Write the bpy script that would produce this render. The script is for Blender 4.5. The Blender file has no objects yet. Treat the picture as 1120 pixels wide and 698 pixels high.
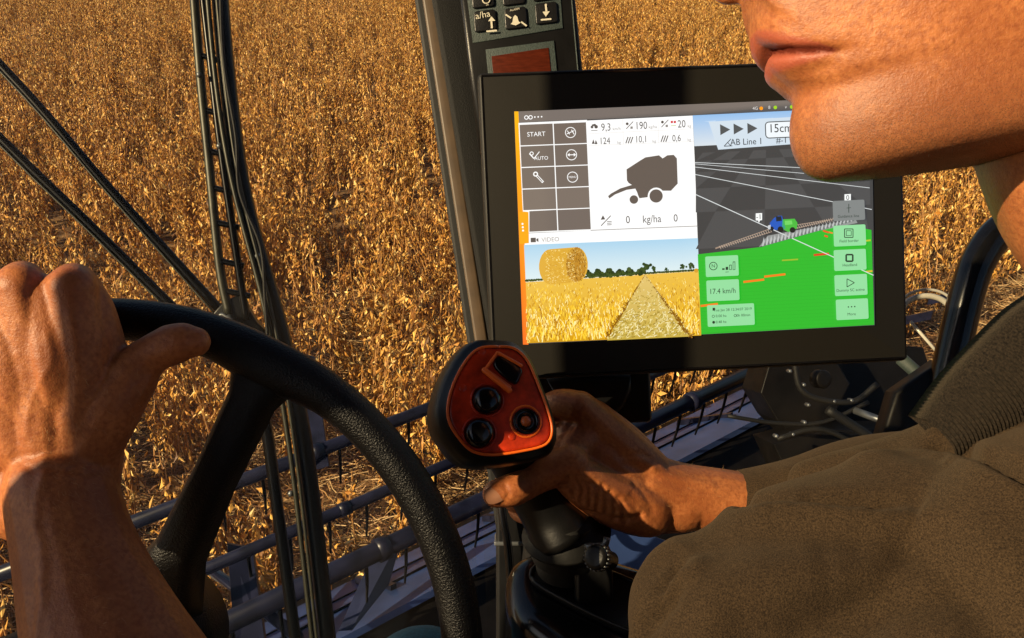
import bpy, math, random
import numpy as np
from mathutils import Vector, Matrix
random.seed(7); rng = np.random.default_rng(7)
S = bpy.context.scene
COL = S.collection
# ------------------------------------------------------------------ camera frame
PITCH = math.radians(27)
CAM = np.array([0, 0, 3.0])
R_ = np.array([1., 0, 0]); F_ = np.array([0, math.cos(PITCH), -math.sin(PITCH)]); U_ = np.array([0, math.sin(PITCH), math.cos(PITCH)])
def P(x, y, d):
    return CAM + d*F_ + (x-560)/900*d*R_ - (y-349)/900*d*U_
def ray(x, y):
    return F_ + (x-560)/900*R_ - (y-349)/900*U_
def H(x, y, z):
    r = ray(x, y); return CAM + r*((z-CAM[2])/r[2])
def cs(x, y, z):                       # camera-like axes in metres: right, up, forward
    return x*R_ + y*U_ + z*F_
def nrm(v): v = np.asarray(v, float); return v/np.linalg.norm(v)

# ------------------------------------------------------------------ materials
def _sock(b, n, v):
    if n in b.inputs: b.inputs[n].default_value = v
def mat(name, col, rough=.5, metal=0., spec=.5, var=0., vscale=40., bump=0., bscale=200., coat=0., attr=None, col2=None, trans=0., bdist=.001, stretch=None):
    m = bpy.data.materials.new(name); m.use_nodes = True
    nt = m.node_tree; b = nt.nodes['Principled BSDF']; L = nt.links
    b.inputs['Base Color'].default_value = (*col, 1)
    _sock(b, 'Roughness', rough); _sock(b, 'Metallic', metal); _sock(b, 'Specular IOR Level', spec); _sock(b, 'Coat Weight', coat)
    tc = nt.nodes.new('ShaderNodeTexCoord'); mp = nt.nodes.new('ShaderNodeMapping'); L.new(tc.outputs['Object'], mp.inputs[0])
    if stretch: mp.inputs['Scale'].default_value = stretch
    src = None
    if attr:
        a = nt.nodes.new('ShaderNodeAttribute'); a.attribute_name = attr; src = a.outputs['Color']
    if var > 0:
        n = nt.nodes.new('ShaderNodeTexNoise'); n.inputs['Scale'].default_value = vscale; n.inputs['Detail'].default_value = 5
        L.new(mp.outputs[0], n.inputs['Vector'])
        mr = nt.nodes.new('ShaderNodeMapRange'); mr.inputs[1].default_value = .3; mr.inputs[2].default_value = .7
        L.new(n.outputs['Fac'], mr.inputs[0])
        mx = nt.nodes.new('ShaderNodeMix'); mx.data_type = 'RGBA'
        L.new(mr.outputs[0], mx.inputs[0])
        c2 = col2 if col2 else tuple(min(1, c*(1+var)) for c in col); c1 = col if col2 else tuple(c*(1-var) for c in col)
        if src is not None:
            mx.blend_type = 'MULTIPLY'; mx.inputs[0].default_value = 1
            nt.links.remove(mx.inputs[0].links[0])
            g = nt.nodes.new('ShaderNodeMix'); g.data_type = 'RGBA'; L.new(mr.outputs[0], g.inputs[0])
            g.inputs[6].default_value = (1-var, 1-var, 1-var, 1); g.inputs[7].default_value = (1+var, 1+var, 1+var, 1)
            L.new(src, mx.inputs[6]); L.new(g.outputs[2], mx.inputs[7])
        else:
            mx.inputs[6].default_value = (*c1, 1); mx.inputs[7].default_value = (*c2, 1)
        src = mx.outputs[2]
    if src is not None: L.new(src, b.inputs['Base Color'])
    if bump > 0:
        n = nt.nodes.new('ShaderNodeTexNoise'); n.inputs['Scale'].default_value = bscale; n.inputs['Detail'].default_value = 4
        L.new(mp.outputs[0], n.inputs['Vector'])
        bp = nt.nodes.new('ShaderNodeBump'); bp.inputs['Strength'].default_value = bump; bp.inputs['Distance'].default_value = bdist
        L.new(n.outputs['Fac'], bp.inputs['Height']); L.new(bp.outputs[0], b.inputs['Normal'])
    return m

M = {}
M['black_plastic'] = mat('black_plastic', (.005, .005, .0055), .36, spec=.35, var=.3, vscale=60, bump=.25, bscale=900, bdist=.0004)
M['soft_black'] = mat('soft_black', (.0035, .0035, .004), .34, spec=.30, bump=.9, bscale=1000, bdist=.0008)
M['gloss_black'] = mat('gloss_black', (.004, .004, .005), .16, bump=.05, bscale=60, var=.4)
M['rubber'] = mat('rubber', (.006, .006, .006), .6, spec=.3, bump=.3, bscale=300, bdist=.0005)
M['housing'] = mat('housing', (.008, .007, .0052), .52, spec=.3, var=.12, vscale=1200, bump=.3, bscale=1500, bdist=.0002)
M['pillar_grey'] = mat('pillar_grey', (.005, .005, .0048), .6, spec=.15, bump=.7, bscale=900, bdist=.0006, var=.2, vscale=700)
M['tan_trim'] = mat('tan_trim', (.065, .040, .020), .5, var=.2, vscale=50)
M['panel_teal'] = mat('panel_teal', (.03, .045, .043), .6, bump=.5, bscale=900, var=.25, vscale=800)
M['button_black'] = mat('button_black', (.006, .006, .007), .35, bump=.2, bscale=900)
M['marking'] = mat('marking', (.55, .52, .42), .6)
M['lcd'] = mat('lcd', (.07, .012, .005), .25, var=.25, vscale=120, stretch=(1, 1, 6))
M['red_plastic'] = mat('red_plastic', (.48, .032, .006), .32, var=.45, vscale=130, bump=.25, bscale=700, bdist=.0003)
M['orange_plastic'] = mat('orange_plastic', (.9, .15, .015), .35)
M['amber'] = mat('amber', (.55, .12, .03), .3)
M['blue_metal'] = mat('blue_metal', (.012, .016, .045), .42, metal=.0, var=.5, vscale=9, bump=.15, bscale=60, coat=.05, spec=.45)
M['bar_metal'] = mat('bar_metal', (.008, .009, .022), .33, var=.6, vscale=14, spec=.25)
M['sheet_metal'] = mat('sheet_metal', (.026, .050, .15), .4, metal=0, spec=.3, var=.35, vscale=5, bump=.1, bscale=40, stretch=(1, 1, 1))
M['grey_metal'] = mat('grey_metal', (.16, .17, .18), .42, metal=.7, var=.3, vscale=20)
M['dark_steel'] = mat('dark_steel', (.0035, .003, .003), .5, spec=.15, var=.5, vscale=12, bump=.3, bscale=50)
M['wiper_paint'] = mat('wiper_paint', (.002, .002, .002), .28, spec=.14)
M['wiper_metal'] = mat('wiper_metal', (.028, .028, .018), .45, metal=.3, var=.4, vscale=60)
M['jeans'] = mat('jeans', (.012, .10, .16), .8, var=.35, vscale=600, bump=.5, bscale=900)
M['eye_white'] = mat('eye_white', (.7, .67, .62), .2)
M['iris'] = mat('iris', (.06, .035, .02), .2)
M['hair'] = mat('hair', (.05, .028, .014), .5, var=.5, vscale=150, bump=1, bscale=250, stretch=(1, 1, .2))
M['arm_hair'] = mat('arm_hair', (.55, .33, .14), .35)
M['nail'] = mat('nail', (.52, .25, .15), .25)

def skin_mat():
    m = bpy.data.materials.new('skin'); m.use_nodes = True; nt = m.node_tree; L = nt.links; b = nt.nodes['Principled BSDF']
    tc = nt.nodes.new('ShaderNodeTexCoord')
    def noise(s, d=4, r=.5):
        n = nt.nodes.new('ShaderNodeTexNoise'); n.inputs['Scale'].default_value = s; n.inputs['Detail'].default_value = d; n.inputs['Roughness'].default_value = r
        L.new(tc.outputs['Object'], n.inputs['Vector']); return n
    def mix(f, a, c, bt='MIX'):
        x = nt.nodes.new('ShaderNodeMix'); x.data_type = 'RGBA'; x.blend_type = bt
        for s, v in ((0, f), (6, a), (7, c)):
            if hasattr(v, 'node'): L.new(v, x.inputs[s])
            else: x.inputs[s].default_value = v if s == 0 else (*v, 1)
        return x.outputs[2]
    def ramp(src, a, c):
        r = nt.nodes.new('ShaderNodeMapRange'); r.inputs[1].default_value = a; r.inputs[2].default_value = c; L.new(src, r.inputs[0]); return r.outputs[0]
    c = mix(ramp(noise(38).outputs['Fac'], .35, .65), (.33, .10, .031), (.49, .175, .057))
    c = mix(ramp(noise(420, 3).outputs['Fac'], .40, .75), c, (.28, .08, .026))
    at = nt.nodes.new('ShaderNodeAttribute'); at.attribute_name = 'tint'
    sp = nt.nodes.new('ShaderNodeSeparateColor'); L.new(at.outputs['Color'], sp.inputs[0])
    c = mix(sp.outputs[0], c, (.34, .075, .045))                     # lips
    c = mix(sp.outputs[2], c, (.10, .02, .012))                     # crease between the lips, its shade put into the colour
    v = nt.nodes.new('ShaderNodeTexVoronoi'); v.inputs['Scale'].default_value = 1700; L.new(tc.outputs['Object'], v.inputs['Vector'])
    dots = nt.nodes.new('ShaderNodeMapRange'); dots.inputs[1].default_value = .42; dots.inputs[2].default_value = .22; L.new(v.outputs['Distance'], dots.inputs[0])
    mu = nt.nodes.new('ShaderNodeMath'); mu.operation = 'MULTIPLY'; L.new(dots.outputs[0], mu.inputs[0]); L.new(sp.outputs[1], mu.inputs[1])
    c = mix(mu.outputs[0], c, (.10, .045, .025))                    # stubble
    mu2 = nt.nodes.new('ShaderNodeMath'); mu2.operation = 'MULTIPLY'; L.new(sp.outputs[1], mu2.inputs[0]); mu2.inputs[1].default_value = .5
    c = mix(mu2.outputs[0], c, (.12, .055, .03))  # overall stubble tone, also paints shade under the jaw
    L.new(c, b.inputs['Base Color'])
    _sock(b, 'Roughness', .46)
    sm = nt.nodes.new('ShaderNodeMapRange'); sm.inputs[3].default_value = .42; sm.inputs[4].default_value = 0; L.new(sp.outputs[2], sm.inputs[0]); L.new(sm.outputs[0], b.inputs['Specular IOR Level']); _sock(b, 'Subsurface Weight', .12); _sock(b, 'Subsurface Scale', .004)
    b.inputs['Subsurface Radius'].default_value = (1, .35, .15)
    n1 = noise(900, 4, .6); n2 = noise(160, 3)
    ad = nt.nodes.new('ShaderNodeMath'); ad.operation = 'MULTIPLY_ADD'; L.new(n2.outputs['Fac'], ad.inputs[0]); ad.inputs[1].default_value = 1.2; L.new(n1.outputs['Fac'], ad.inputs[2])
    bp = nt.nodes.new('ShaderNodeBump'); bp.inputs['Strength'].default_value = .8; bp.inputs['Distance'].default_value = .00035
    L.new(ad.outputs[0], bp.inputs['Height']); L.new(bp.outputs[0], b.inputs['Normal'])
    return m
M['skin'] = skin_mat()

def cloth_mat(name, c1, c2, scale, bumpd, wave_scale, wave_rot=(0, 0, 0), fuzz=.35):
    m = bpy.data.materials.new(name); m.use_nodes = True; nt = m.node_tree; L = nt.links; b = nt.nodes['Principled BSDF']
    tc = nt.nodes.new('ShaderNodeTexCoord'); mp = nt.nodes.new('ShaderNodeMapping'); mp.inputs['Rotation'].default_value = wave_rot
    L.new(tc.outputs['Object'], mp.inputs[0])
    n = nt.nodes.new('ShaderNodeTexNoise'); n.inputs['Scale'].default_value = scale; n.inputs['Detail'].default_value = 2; n.inputs['Roughness'].default_value = .7; L.new(mp.outputs[0], n.inputs['Vector'])
    n2 = nt.nodes.new('ShaderNodeTexNoise'); n2.inputs['Scale'].default_value = 14; n2.inputs['Detail'].default_value = 4; L.new(mp.outputs[0], n2.inputs['Vector'])
    w = nt.nodes.new('ShaderNodeTexWave'); w.inputs['Scale'].default_value = wave_scale; w.inputs['Distortion'].default_value = 9; w.inputs['Detail'].default_value = 3; w.inputs['Detail Scale'].default_value = 8
    L.new(mp.outputs[0], w.inputs['Vector'])
    w2 = nt.nodes.new('ShaderNodeTexWave'); w2.bands_direction = 'Z'; w2.inputs['Scale'].default_value = wave_scale*.8; w2.inputs['Distortion'].default_value = 9; w2.inputs['Detail'].default_value = 2
    L.new(mp.outputs[0], w2.inputs['Vector'])
    h0 = nt.nodes.new('ShaderNodeMath'); h0.operation = 'MULTIPLY'; L.new(w.outputs['Fac'], h0.inputs[0]); L.new(w2.outputs['Fac'], h0.inputs[1])
    h = nt.nodes.new('ShaderNodeMath'); h.operation = 'MULTIPLY'; h.inputs[1].default_value = .12; L.new(h0.outputs[0], h.inputs[0])
    h2 = nt.nodes.new('ShaderNodeMath'); h2.operation = 'ADD'; L.new(h.outputs[0], h2.inputs[0]); L.new(n.outputs['Fac'], h2.inputs[1])
    mr = nt.nodes.new('ShaderNodeMapRange'); mr.inputs[1].default_value = .36; mr.inputs[2].default_value = .78; L.new(h2.outputs[0], mr.inputs[0])
    x = nt.nodes.new('ShaderNodeMix'); x.data_type = 'RGBA'; x.inputs[6].default_value = (*c1, 1); x.inputs[7].default_value = (*c2, 1); L.new(mr.outputs[0], x.inputs[0])
    y = nt.nodes.new('ShaderNodeMix'); y.data_type = 'RGBA'; y.blend_type = 'MULTIPLY'; y.inputs[0].default_value = .5
    L.new(x.outputs[2], y.inputs[6]); L.new(n2.outputs['Fac'], y.inputs[7]); L.new(y.outputs[2], b.inputs['Base Color'])
    _sock(b, 'Roughness', .9); _sock(b, 'Specular IOR Level', .15); _sock(b, 'Sheen Weight', fuzz); _sock(b, 'Sheen Roughness', .5)
    if 'Sheen Tint' in b.inputs: b.inputs['Sheen Tint'].default_value = (.8, .6, .4, 1)
    bp = nt.nodes.new('ShaderNodeBump'); bp.inputs['Strength'].default_value = .9; bp.inputs['Distance'].default_value = bumpd
    L.new(h2.outputs[0], bp.inputs['Height']); L.new(bp.outputs[0], b.inputs['Normal'])
    return m
M['jacket'] = cloth_mat('jacket', (.018, .011, .006), (.082, .051, .026), 1250, .0006, 330, (.3, .2, .5), .06)

def glass_mat():
    m = bpy.data.materials.new('window_glass'); m.use_nodes = True; nt = m.node_tree; L = nt.links
    for n in list(nt.nodes): nt.nodes.remove(n)
    out = nt.nodes.new('ShaderNodeOutputMaterial'); t = nt.nodes.new('ShaderNodeBsdfTransparent'); t.inputs[0].default_value = (.97, .97, .96, 1)
    g = nt.nodes.new('ShaderNodeBsdfGlossy'); g.inputs['Roughness'].default_value = .02
    fr = nt.nodes.new('ShaderNodeFresnel'); fr.inputs[0].default_value = 1.11
    mx = nt.nodes.new('ShaderNodeMixShader'); L.new(fr.outputs[0], mx.inputs[0]); L.new(t.outputs[0], mx.inputs[1]); L.new(g.outputs[0], mx.inputs[2])
    d = nt.nodes.new('ShaderNodeBsdfDiffuse'); d.inputs[0].default_value = (.6, .5, .4, 1)
    tc = nt.nodes.new('ShaderNodeTexCoord'); n = nt.nodes.new('ShaderNodeTexNoise'); n.inputs['Scale'].default_value = 3.5; n.inputs['Detail'].default_value = 6
    L.new(tc.outputs['Object'], n.inputs['Vector'])
    mr = nt.nodes.new('ShaderNodeMapRange'); mr.inputs[1].default_value = .5; mr.inputs[2].default_value = .8; mr.inputs[3].default_value = .0; mr.inputs[4].default_value = .007
    L.new(n.outputs['Fac'], mr.inputs[0])
    mx2 = nt.nodes.new('ShaderNodeMixShader'); L.new(mr.outputs[0], mx2.inputs[0]); L.new(mx.outputs[0], mx2.inputs[1]); L.new(d.outputs[0], mx2.inputs[2])
    L.new(mx2.outputs[0], out.inputs[0]); return m
M['glass'] = glass_mat()

def emit_mat():
    m = bpy.data.materials.new('lit_screen'); m.use_nodes = True; nt = m.node_tree; b = nt.nodes['Principled BSDF']
    a = nt.nodes.new('ShaderNodeAttribute'); a.attribute_name = 'col'
    b.inputs['Base Color'].default_value = (.01, .01, .01, 1); _sock(b, 'Roughness', .35)
    nt.links.new(a.outputs['Color'], b.inputs['Emission Color']); _sock(b, 'Emission Strength', .72)
    return m
M['screen'] = emit_mat()
M['crop'] = mat('dry_soybean', (.5, .25, .06), .55, attr='col', var=.25, vscale=30, spec=.35)

# ------------------------------------------------------------------ mesh helpers
def tag(o, label=None, cat=None, group=None, kind=None):
    if label: o['label'] = label
    if cat: o['category'] = cat
    if group: o['group'] = group
    if kind: o['kind'] = kind
    return o
ROOT = {}
def root(name, loc, label, cat, group=None):
    o = bpy.data.objects.new(name, None); o.location = Vector(loc); o.empty_display_size = .05; COL.objects.link(o)
    ROOT[o.name] = np.array(loc, float); return tag(o, label, cat, group)
def build(name, V, Fc, m, parent=None, smooth=True, origin=None, attr=None):
    V = np.asarray(V, float)
    if parent is not None: off = ROOT[parent.name]
    else: off = np.array(origin) if origin is not None else np.array([V[:, 0].mean(), V[:, 1].mean(), V[:, 2].min()])
    me = bpy.data.meshes.new(name); me.from_pydata((V-off).tolist(), [], [tuple(int(i) for i in f) for f in Fc])
    if smooth: me.polygons.foreach_set('use_smooth', [True]*len(me.polygons))
    me.materials.append(M[m] if isinstance(m, str) else m)
    if attr:
        for an, vals in attr.items():
            ca = me.color_attributes.new(an, 'FLOAT_COLOR', 'POINT')
            c4 = np.ones((len(V), 4), np.float32); c4[:, :3] = vals; ca.data.foreach_set('color', c4.ravel())
    me.update()
    o = bpy.data.objects.new(name, me); COL.objects.link(o)
    if parent is None: o.location = Vector(off)
    else: o.parent = parent
    ROOT[o.name] = off
    return o
class MB:
    def __init__(s): s.V = []; s.F = []; s.n = 0; s.C = []
    def add(s, V, Fc, col=None):
        V = np.asarray(V, float); s.V.append(V); s.F += [tuple(i+s.n for i in f) for f in Fc]; s.n += len(V)
        if col is not None: s.C.append(np.tile(np.array(col, float), (len(V), 1)))
        return s
    def out(s, name, m, parent=None, smooth=True, **k):
        V = np.concatenate(s.V)
        if s.C: k['attr'] = {'col': np.concatenate(s.C)}
        return build(name, V, s.F, m, parent, smooth, **k)
def catmull(pts, n):
    pts = [np.asarray(p, float) for p in pts]
    if len(pts) == 2: return [pts[0]+(pts[1]-pts[0])*t for t in np.linspace(0, 1, n+1)]
    q = [2*pts[0]-pts[1]]+pts+[2*pts[-1]-pts[-2]]; out = []
    for i in range(1, len(q)-2):
        for k in range(n):
            t = k/n; a, b, c, d = q[i-1], q[i], q[i+1], q[i+2]
            out.append(.5*((2*b)+(-a+c)*t+(2*a-5*b+4*c-d)*t*t+(-a+3*b-3*c+d)*t**3))
    out.append(pts[-1]); return out
def tube(pts, r, seg=12, n=6, caps='flat', flat=None, smooth=True):
    """tapered tube through pts; r is a number or one per point; flat=(axis, factor) squeezes it"""
    rs = [r]*len(pts) if np.isscalar(r) else list(r)
    q = [np.append(np.asarray(p, float), ri) for p, ri in zip(pts, rs)]
    if smooth and len(pts) > 1: q = catmull(q, n)
    C = np.array(q); X = C[:, :3]; R = C[:, 3]
    T = np.gradient(X, axis=0); T /= np.linalg.norm(T, axis=1)[:, None]+1e-12
    if caps == 'round':
        a = np.linspace(math.pi/2*.9, 0, 5)[:-1]
        X0 = [X[0]-T[0]*R[0]*math.sin(t) for t in a]; R0 = [R[0]*math.cos(t) for t in a]
        X1 = [X[-1]+T[-1]*R[-1]*math.sin(t) for t in a[::-1]]; R1 = [R[-1]*math.cos(t) for t in a[::-1]]
        X = np.array(X0+list(X)+X1); R = np.array(R0+list(R)+R1); T = np.array([T[0]]*4+list(T)+[T[-1]]*4)
    up = np.array([0, 0, 1.]) if abs(T[0][2]) < .9 else np.array([1., 0, 0])
    N = nrm(np.cross(T[0], up)); V = []
    for i in range(len(X)):
        N = nrm(N-T[i]*(N@T[i])); B = np.cross(T[i], N)
        for k in range(seg):
            a = 2*math.pi*k/seg; o = (N*math.cos(a)+B*math.sin(a))*R[i]
            if flat: ax = nrm(flat[0]); o = o-ax*(o@ax)*(1-flat[1])
            V.append(X[i]+o)
    Fc = []
    for i in range(len(X)-1):
        for k in range(seg):
            k2 = (k+1) % seg; Fc.append((i*seg+k, i*seg+k2, (i+1)*seg+k2, (i+1)*seg+k))
    Fc.append(tuple(range(seg-1, -1, -1))); Fc.append(tuple(range((len(X)-1)*seg, len(X)*seg)))
    return np.array(V), Fc
def loft(rings, close=True):
    n = len(rings[0]); V = np.concatenate(rings); Fc = []
    for i in range(len(rings)-1):
        for k in range(n):
            k2 = (k+1) % n; Fc.append((i*n+k, i*n+k2, (i+1)*n+k2, (i+1)*n+k))
    if close: Fc.append(tuple(range(n-1, -1, -1))); Fc.append(tuple(range((len(rings)-1)*n, len(rings)*n)))
    return V, Fc
def box(c, ax, ay, az, bev=0):
    """box centred at c with half-extent vectors; bevelled by chamfer rings"""
    c, ax, ay, az = [np.asarray(v, float) for v in (c, ax, ay, az)]
    if bev <= 0:
        V = [c+sx*ax+sy*ay+sz*az for sz in (-1, 1) for sx, sy in ((-1, -1), (1, -1), (1, 1), (-1, 1))]
        return np.array(V), [(3, 2, 1, 0), (4, 5, 6, 7), (0, 1, 5, 4), (1, 2, 6, 5), (2, 3, 7, 6), (3, 0, 4, 7)]
    lx, ly, lz = [np.linalg.norm(v) for v in (ax, ay, az)]
    def ring(ins, z):
        pts = []
        for cx, cy, a0 in ((1, 1, 0), (-1, 1, 90), (-1, -1, 180), (1, -1, 270)):
            for k in range(5):
                a = math.radians(a0+k*22.5); rr = bev
                x = cx*(lx-rr)+(rr-ins)*math.cos(a); y = cy*(ly-rr)+(rr-ins)*math.sin(a)
                pts.append(c+ax/lx*x+ay/ly*y+az/lz*z)
        return np.array(pts)
    b = min(bev, lz*.95); rs = []
    for k in range(5): a = math.radians(90-22.5*k); rs.append(ring(b*(1-math.cos(a))*.99, -(lz-b)-b*math.sin(a)))
    for k in range(5): a = math.radians(22.5*k); rs.append(ring(b*(1-math.cos(a))*.99, (lz-b)+b*math.sin(a)))
    return loft(rs)
def plate(outline, nvec, depth, bev=.003, steps=4):
    """rounded solid from a planar outline, extruded by depth along -nvec, rounded top edge"""
    O = np.array(outline); c = O.mean(0); n = nrm(nvec); rs = []
    def inset(d):
        out = []
        for i in range(len(O)):
            t = nrm(O[(i+1) % len(O)]-O[i-1]); s = np.cross(n, t); s = s if s@(c-O[i]) > 0 else -s; out.append(O[i]+s*d)
        return np.array(out)
    for k in range(steps+1):
        a = math.pi/2*k/steps; rs.append(inset(bev*(1-math.sin(a)))-n*bev*(1-math.cos(a)))
    rs.append(O-n*depth)
    return loft(rs)
def smooth_outline(pts, n=6):
    pts = [np.asarray(p, float) for p in pts]; m = len(pts); out = []
    for i in range(m):
        a, b, c, d = pts[i-1], pts[i], pts[(i+1) % m], pts[(i+2) % m]
        for k in range(n):
            t = k/n; out.append(.5*((2*b)+(-a+c)*t+(2*a-5*b+4*c-d)*t*t+(-a+3*b-3*c+d)*t**3))
    return out
def disc(c, n, r, seg=24):
    n = nrm(n); a = nrm(np.cross(n, [0.1, .2, 1])); b = np.cross(n, a)
    return [c+r*(a*math.cos(2*math.pi*k/seg)+b*math.sin(2*math.pi*k/seg)) for k in range(seg)]
def lathe(c, n, prof, seg=24):
    """prof: list of (radius, height along n)"""
    n = nrm(n); rs = [np.array(disc(np.asarray(c)+n*h, n, max(r, 1e-5), seg)) for r, h in prof]
    V, Fc = loft(rs); return V, Fc
def ball(c, r, seg=16, axes=None):
    V = []; Fc = []; ns = seg//2
    for i in range(ns+1):
        t = math.pi*i/ns
        for k in range(seg):
            a = 2*math.pi*k/seg; V.append([math.sin(t)*math.cos(a), math.sin(t)*math.sin(a), math.cos(t)])
    V = np.array(V)
    if axes is None: axes = np.eye(3)*r
    V = V@np.array(axes)+np.asarray(c)
    for i in range(ns):
        for k in range(seg):
            k2 = (k+1) % seg; Fc.append((i*seg+k, (i+1)*seg+k, (i+1)*seg+k2, i*seg+k2))
    return V, Fc
def fuse(pieces, voxel, it=4, fac=.5):
    """voxel-union closed pieces into one continuous surface"""
    mb = MB()
    for V, Fc in pieces: mb.add(V, Fc)
    me = bpy.data.meshes.new('tmp'); me.from_pydata(np.concatenate(mb.V).tolist(), [], mb.F); o = bpy.data.objects.new('tmp', me); COL.objects.link(o)
    md = o.modifiers.new('r', 'REMESH'); md.mode = 'VOXEL'; md.voxel_size = voxel
    if it: s = o.modifiers.new('s', 'SMOOTH'); s.iterations = it; s.factor = fac
    dg = bpy.context.evaluated_depsgraph_get(); e = o.evaluated_get(dg); m2 = e.to_mesh()
    V = np.empty(len(m2.vertices)*3); m2.vertices.foreach_get('co', V); V = V.reshape(-1, 3)
    Fc = [tuple(p.vertices) for p in m2.polygons]; e.to_mesh_clear()
    bpy.data.objects.remove(o); bpy.data.meshes.remove(me)
    return V, Fc
def normals(V, Fc):
    A = np.array([f[:3] for f in Fc]); Q = np.array([f[3] if len(f) > 3 else f[2] for f in Fc])
    n = np.cross(V[A[:, 2]]-V[A[:, 0]], V[Q]-V[A[:, 1]]); N = np.zeros_like(V)
    for i in range(3): np.add.at(N, A[:, i], n)
    np.add.at(N, Q, n); return N/(np.linalg.norm(N, axis=1)[:, None]+1e-12)
def dist_poly(V, pts):
    d = np.full(len(V), 9e9)
    for a, b in zip(pts[:-1], pts[1:]):
        a = np.asarray(a); b = np.asarray(b); ab = b-a; t = np.clip(((V-a)@ab)/(ab@ab+1e-12), 0, 1)
        d = np.minimum(d, np.linalg.norm(V-(a+t[:, None]*ab), axis=1))
    return d
def stroke(V, Fc, pts, sig, amp, N=None, n=4):
    if N is None: N = normals(V, Fc)
    if len(pts) > 2: pts = catmull(pts, n)
    return V+N*(amp*np.exp(-(dist_poly(V, pts)/sig)**2))[:, None]
def pstroke(V, Fc, px, sig, amp, N=None):
    """groove or ridge given by photo-like view points: snaps the points onto the surface facing the viewer"""
    if N is None: N = normals(V, Fc)
    X = V-CAM; z = X@F_; x = 560+900*(X@R_)/z; y = 349-900*(X@U_)/z; pts = []
    for p in catmull([np.array(q, float) for q in px], 5) if len(px) > 2 else [np.array(q, float) for q in px]:
        d2 = (x-p[0])**2+(y-p[1])**2; near = np.argsort(d2)[:12]; pts.append(V[near[np.argmin(z[near])]])
    return V+N*(amp*np.exp(-(dist_poly(V, pts)/sig)**2))[:, None]

def text_poly(s, size=1., align='CENTER'):
    c = bpy.data.curves.new('t', 'FONT'); c.body = s; c.size = size; c.align_x = align; c.align_y = 'CENTER'; c.resolution_u = 3
    o = bpy.data.objects.new('t', c); COL.objects.link(o)
    dg = bpy.context.evaluated_depsgraph_get(); me = bpy.data.meshes.new_from_object(o.evaluated_get(dg))
    V = [np.array(v.co)[:2] for v in me.vertices]; Fc = [tuple(p.vertices) for p in me.polygons]
    bpy.data.objects.remove(o); bpy.data.curves.remove(c); bpy.data.meshes.remove(me)
    return V, Fc
#CUT
# ------------------------------------------------------------------ world, sun, camera
w = bpy.data.worlds.new('World'); S.world = w; w.use_nodes = True; nt = w.node_tree
SUN = nrm(-.743*R_+.242*U_-.624*F_)
el = math.asin(SUN[2]); az = math.atan2(SUN[0], SUN[1])
sky = nt.nodes.new('ShaderNodeTexSky'); sky.sky_type = 'NISHITA'; sky.sun_disc = False; sky.sun_elevation = el; sky.sun_rotation = az
nt.links.new(sky.outputs[0], nt.nodes['Background'].inputs[0]); nt.nodes['Background'].inputs[1].default_value = .05; nt.nodes['Background'].inputs[1].default_value = .05
sl = bpy.data.lights.new('sun', 'SUN'); sl.energy = 5; sl.angle = math.radians(.5); sl.color = (1, .78, .46)
so = bpy.data.objects.new('sun', sl); COL.objects.link(so); so.rotation_euler = Vector(SUN).to_track_quat('Z', 'Y').to_euler(); so.location = (-4, -2, 8)
cd = bpy.data.cameras.new('camera'); cd.lens = 900/1120*36; cd.sensor_width = 36; cd.clip_start = .02; cd.clip_end = 3000
co = bpy.data.objects.new('camera', cd); COL.objects.link(co); co.location = Vector(CAM); co.rotation_euler = (math.pi/2-PITCH, 0, 0); S.camera = co
cd.dof.use_dof = False
S.view_settings.view_transform = 'Standard'; S.view_settings.look = 'None'; S.view_settings.exposure = .62; S.view_settings.gamma = 1

# ------------------------------------------------------------------ ground and crop
def ground():
    m = bpy.data.materials.new('stubble_soil'); m.use_nodes = True; nt = m.node_tree; b = nt.nodes['Principled BSDF']; L = nt.links
    tc = nt.nodes.new('ShaderNodeTexCoord'); mp = nt.nodes.new('ShaderNodeMapping'); mp.inputs['Scale'].default_value = (1, 1, 1); L.new(tc.outputs['Object'], mp.inputs[0])
    n = nt.nodes.new('ShaderNodeTexNoise'); n.inputs['Scale'].default_value = 9; n.inputs['Detail'].default_value = 8; n.inputs['Roughness'].default_value = .7; L.new(mp.outputs[0], n.inputs['Vector'])
    r = nt.nodes.new('ShaderNodeValToRGB'); r.color_ramp.elements[0].position = .35; r.color_ramp.elements[0].color = (.045, .022, .010, 1); r.color_ramp.elements[1].position = .7; r.color_ramp.elements[1].color = (.36, .20, .075, 1)
    L.new(n.outputs['Fac'], r.inputs[0]); L.new(r.outputs[0], b.inputs['Base Color']); _sock(b, 'Roughness', .95)
    bp = nt.nodes.new('ShaderNodeBump'); bp.inputs['Strength'].default_value = 1; bp.inputs['Distance'].default_value = .06; L.new(n.outputs['Fac'], bp.inputs['Height']); L.new(bp.outputs[0], b.inputs['Normal'])
    s = 1500; V = np.array([(-s, -s, 0), (s, -s, 0), (s, s, 0), (-s, s, 0)], float)
    tag(build('field_ground', V, [(0, 1, 2, 3)], m, smooth=False, origin=(0, 0, 0)), kind='structure')
ground()
HD = np.array([.80, .60, 0]); HN = np.array([-.60, .80, 0])         # header runs along HD, the machine drives along HN
H0 = np.array([-1.22, 2.07, 0])
GOLD = [(.68, .40, .10), (.58, .30, .06), (.42, .19, .035), (.82, .58, .22), (.22, .09, .018), (.10, .04, .010)]
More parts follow.
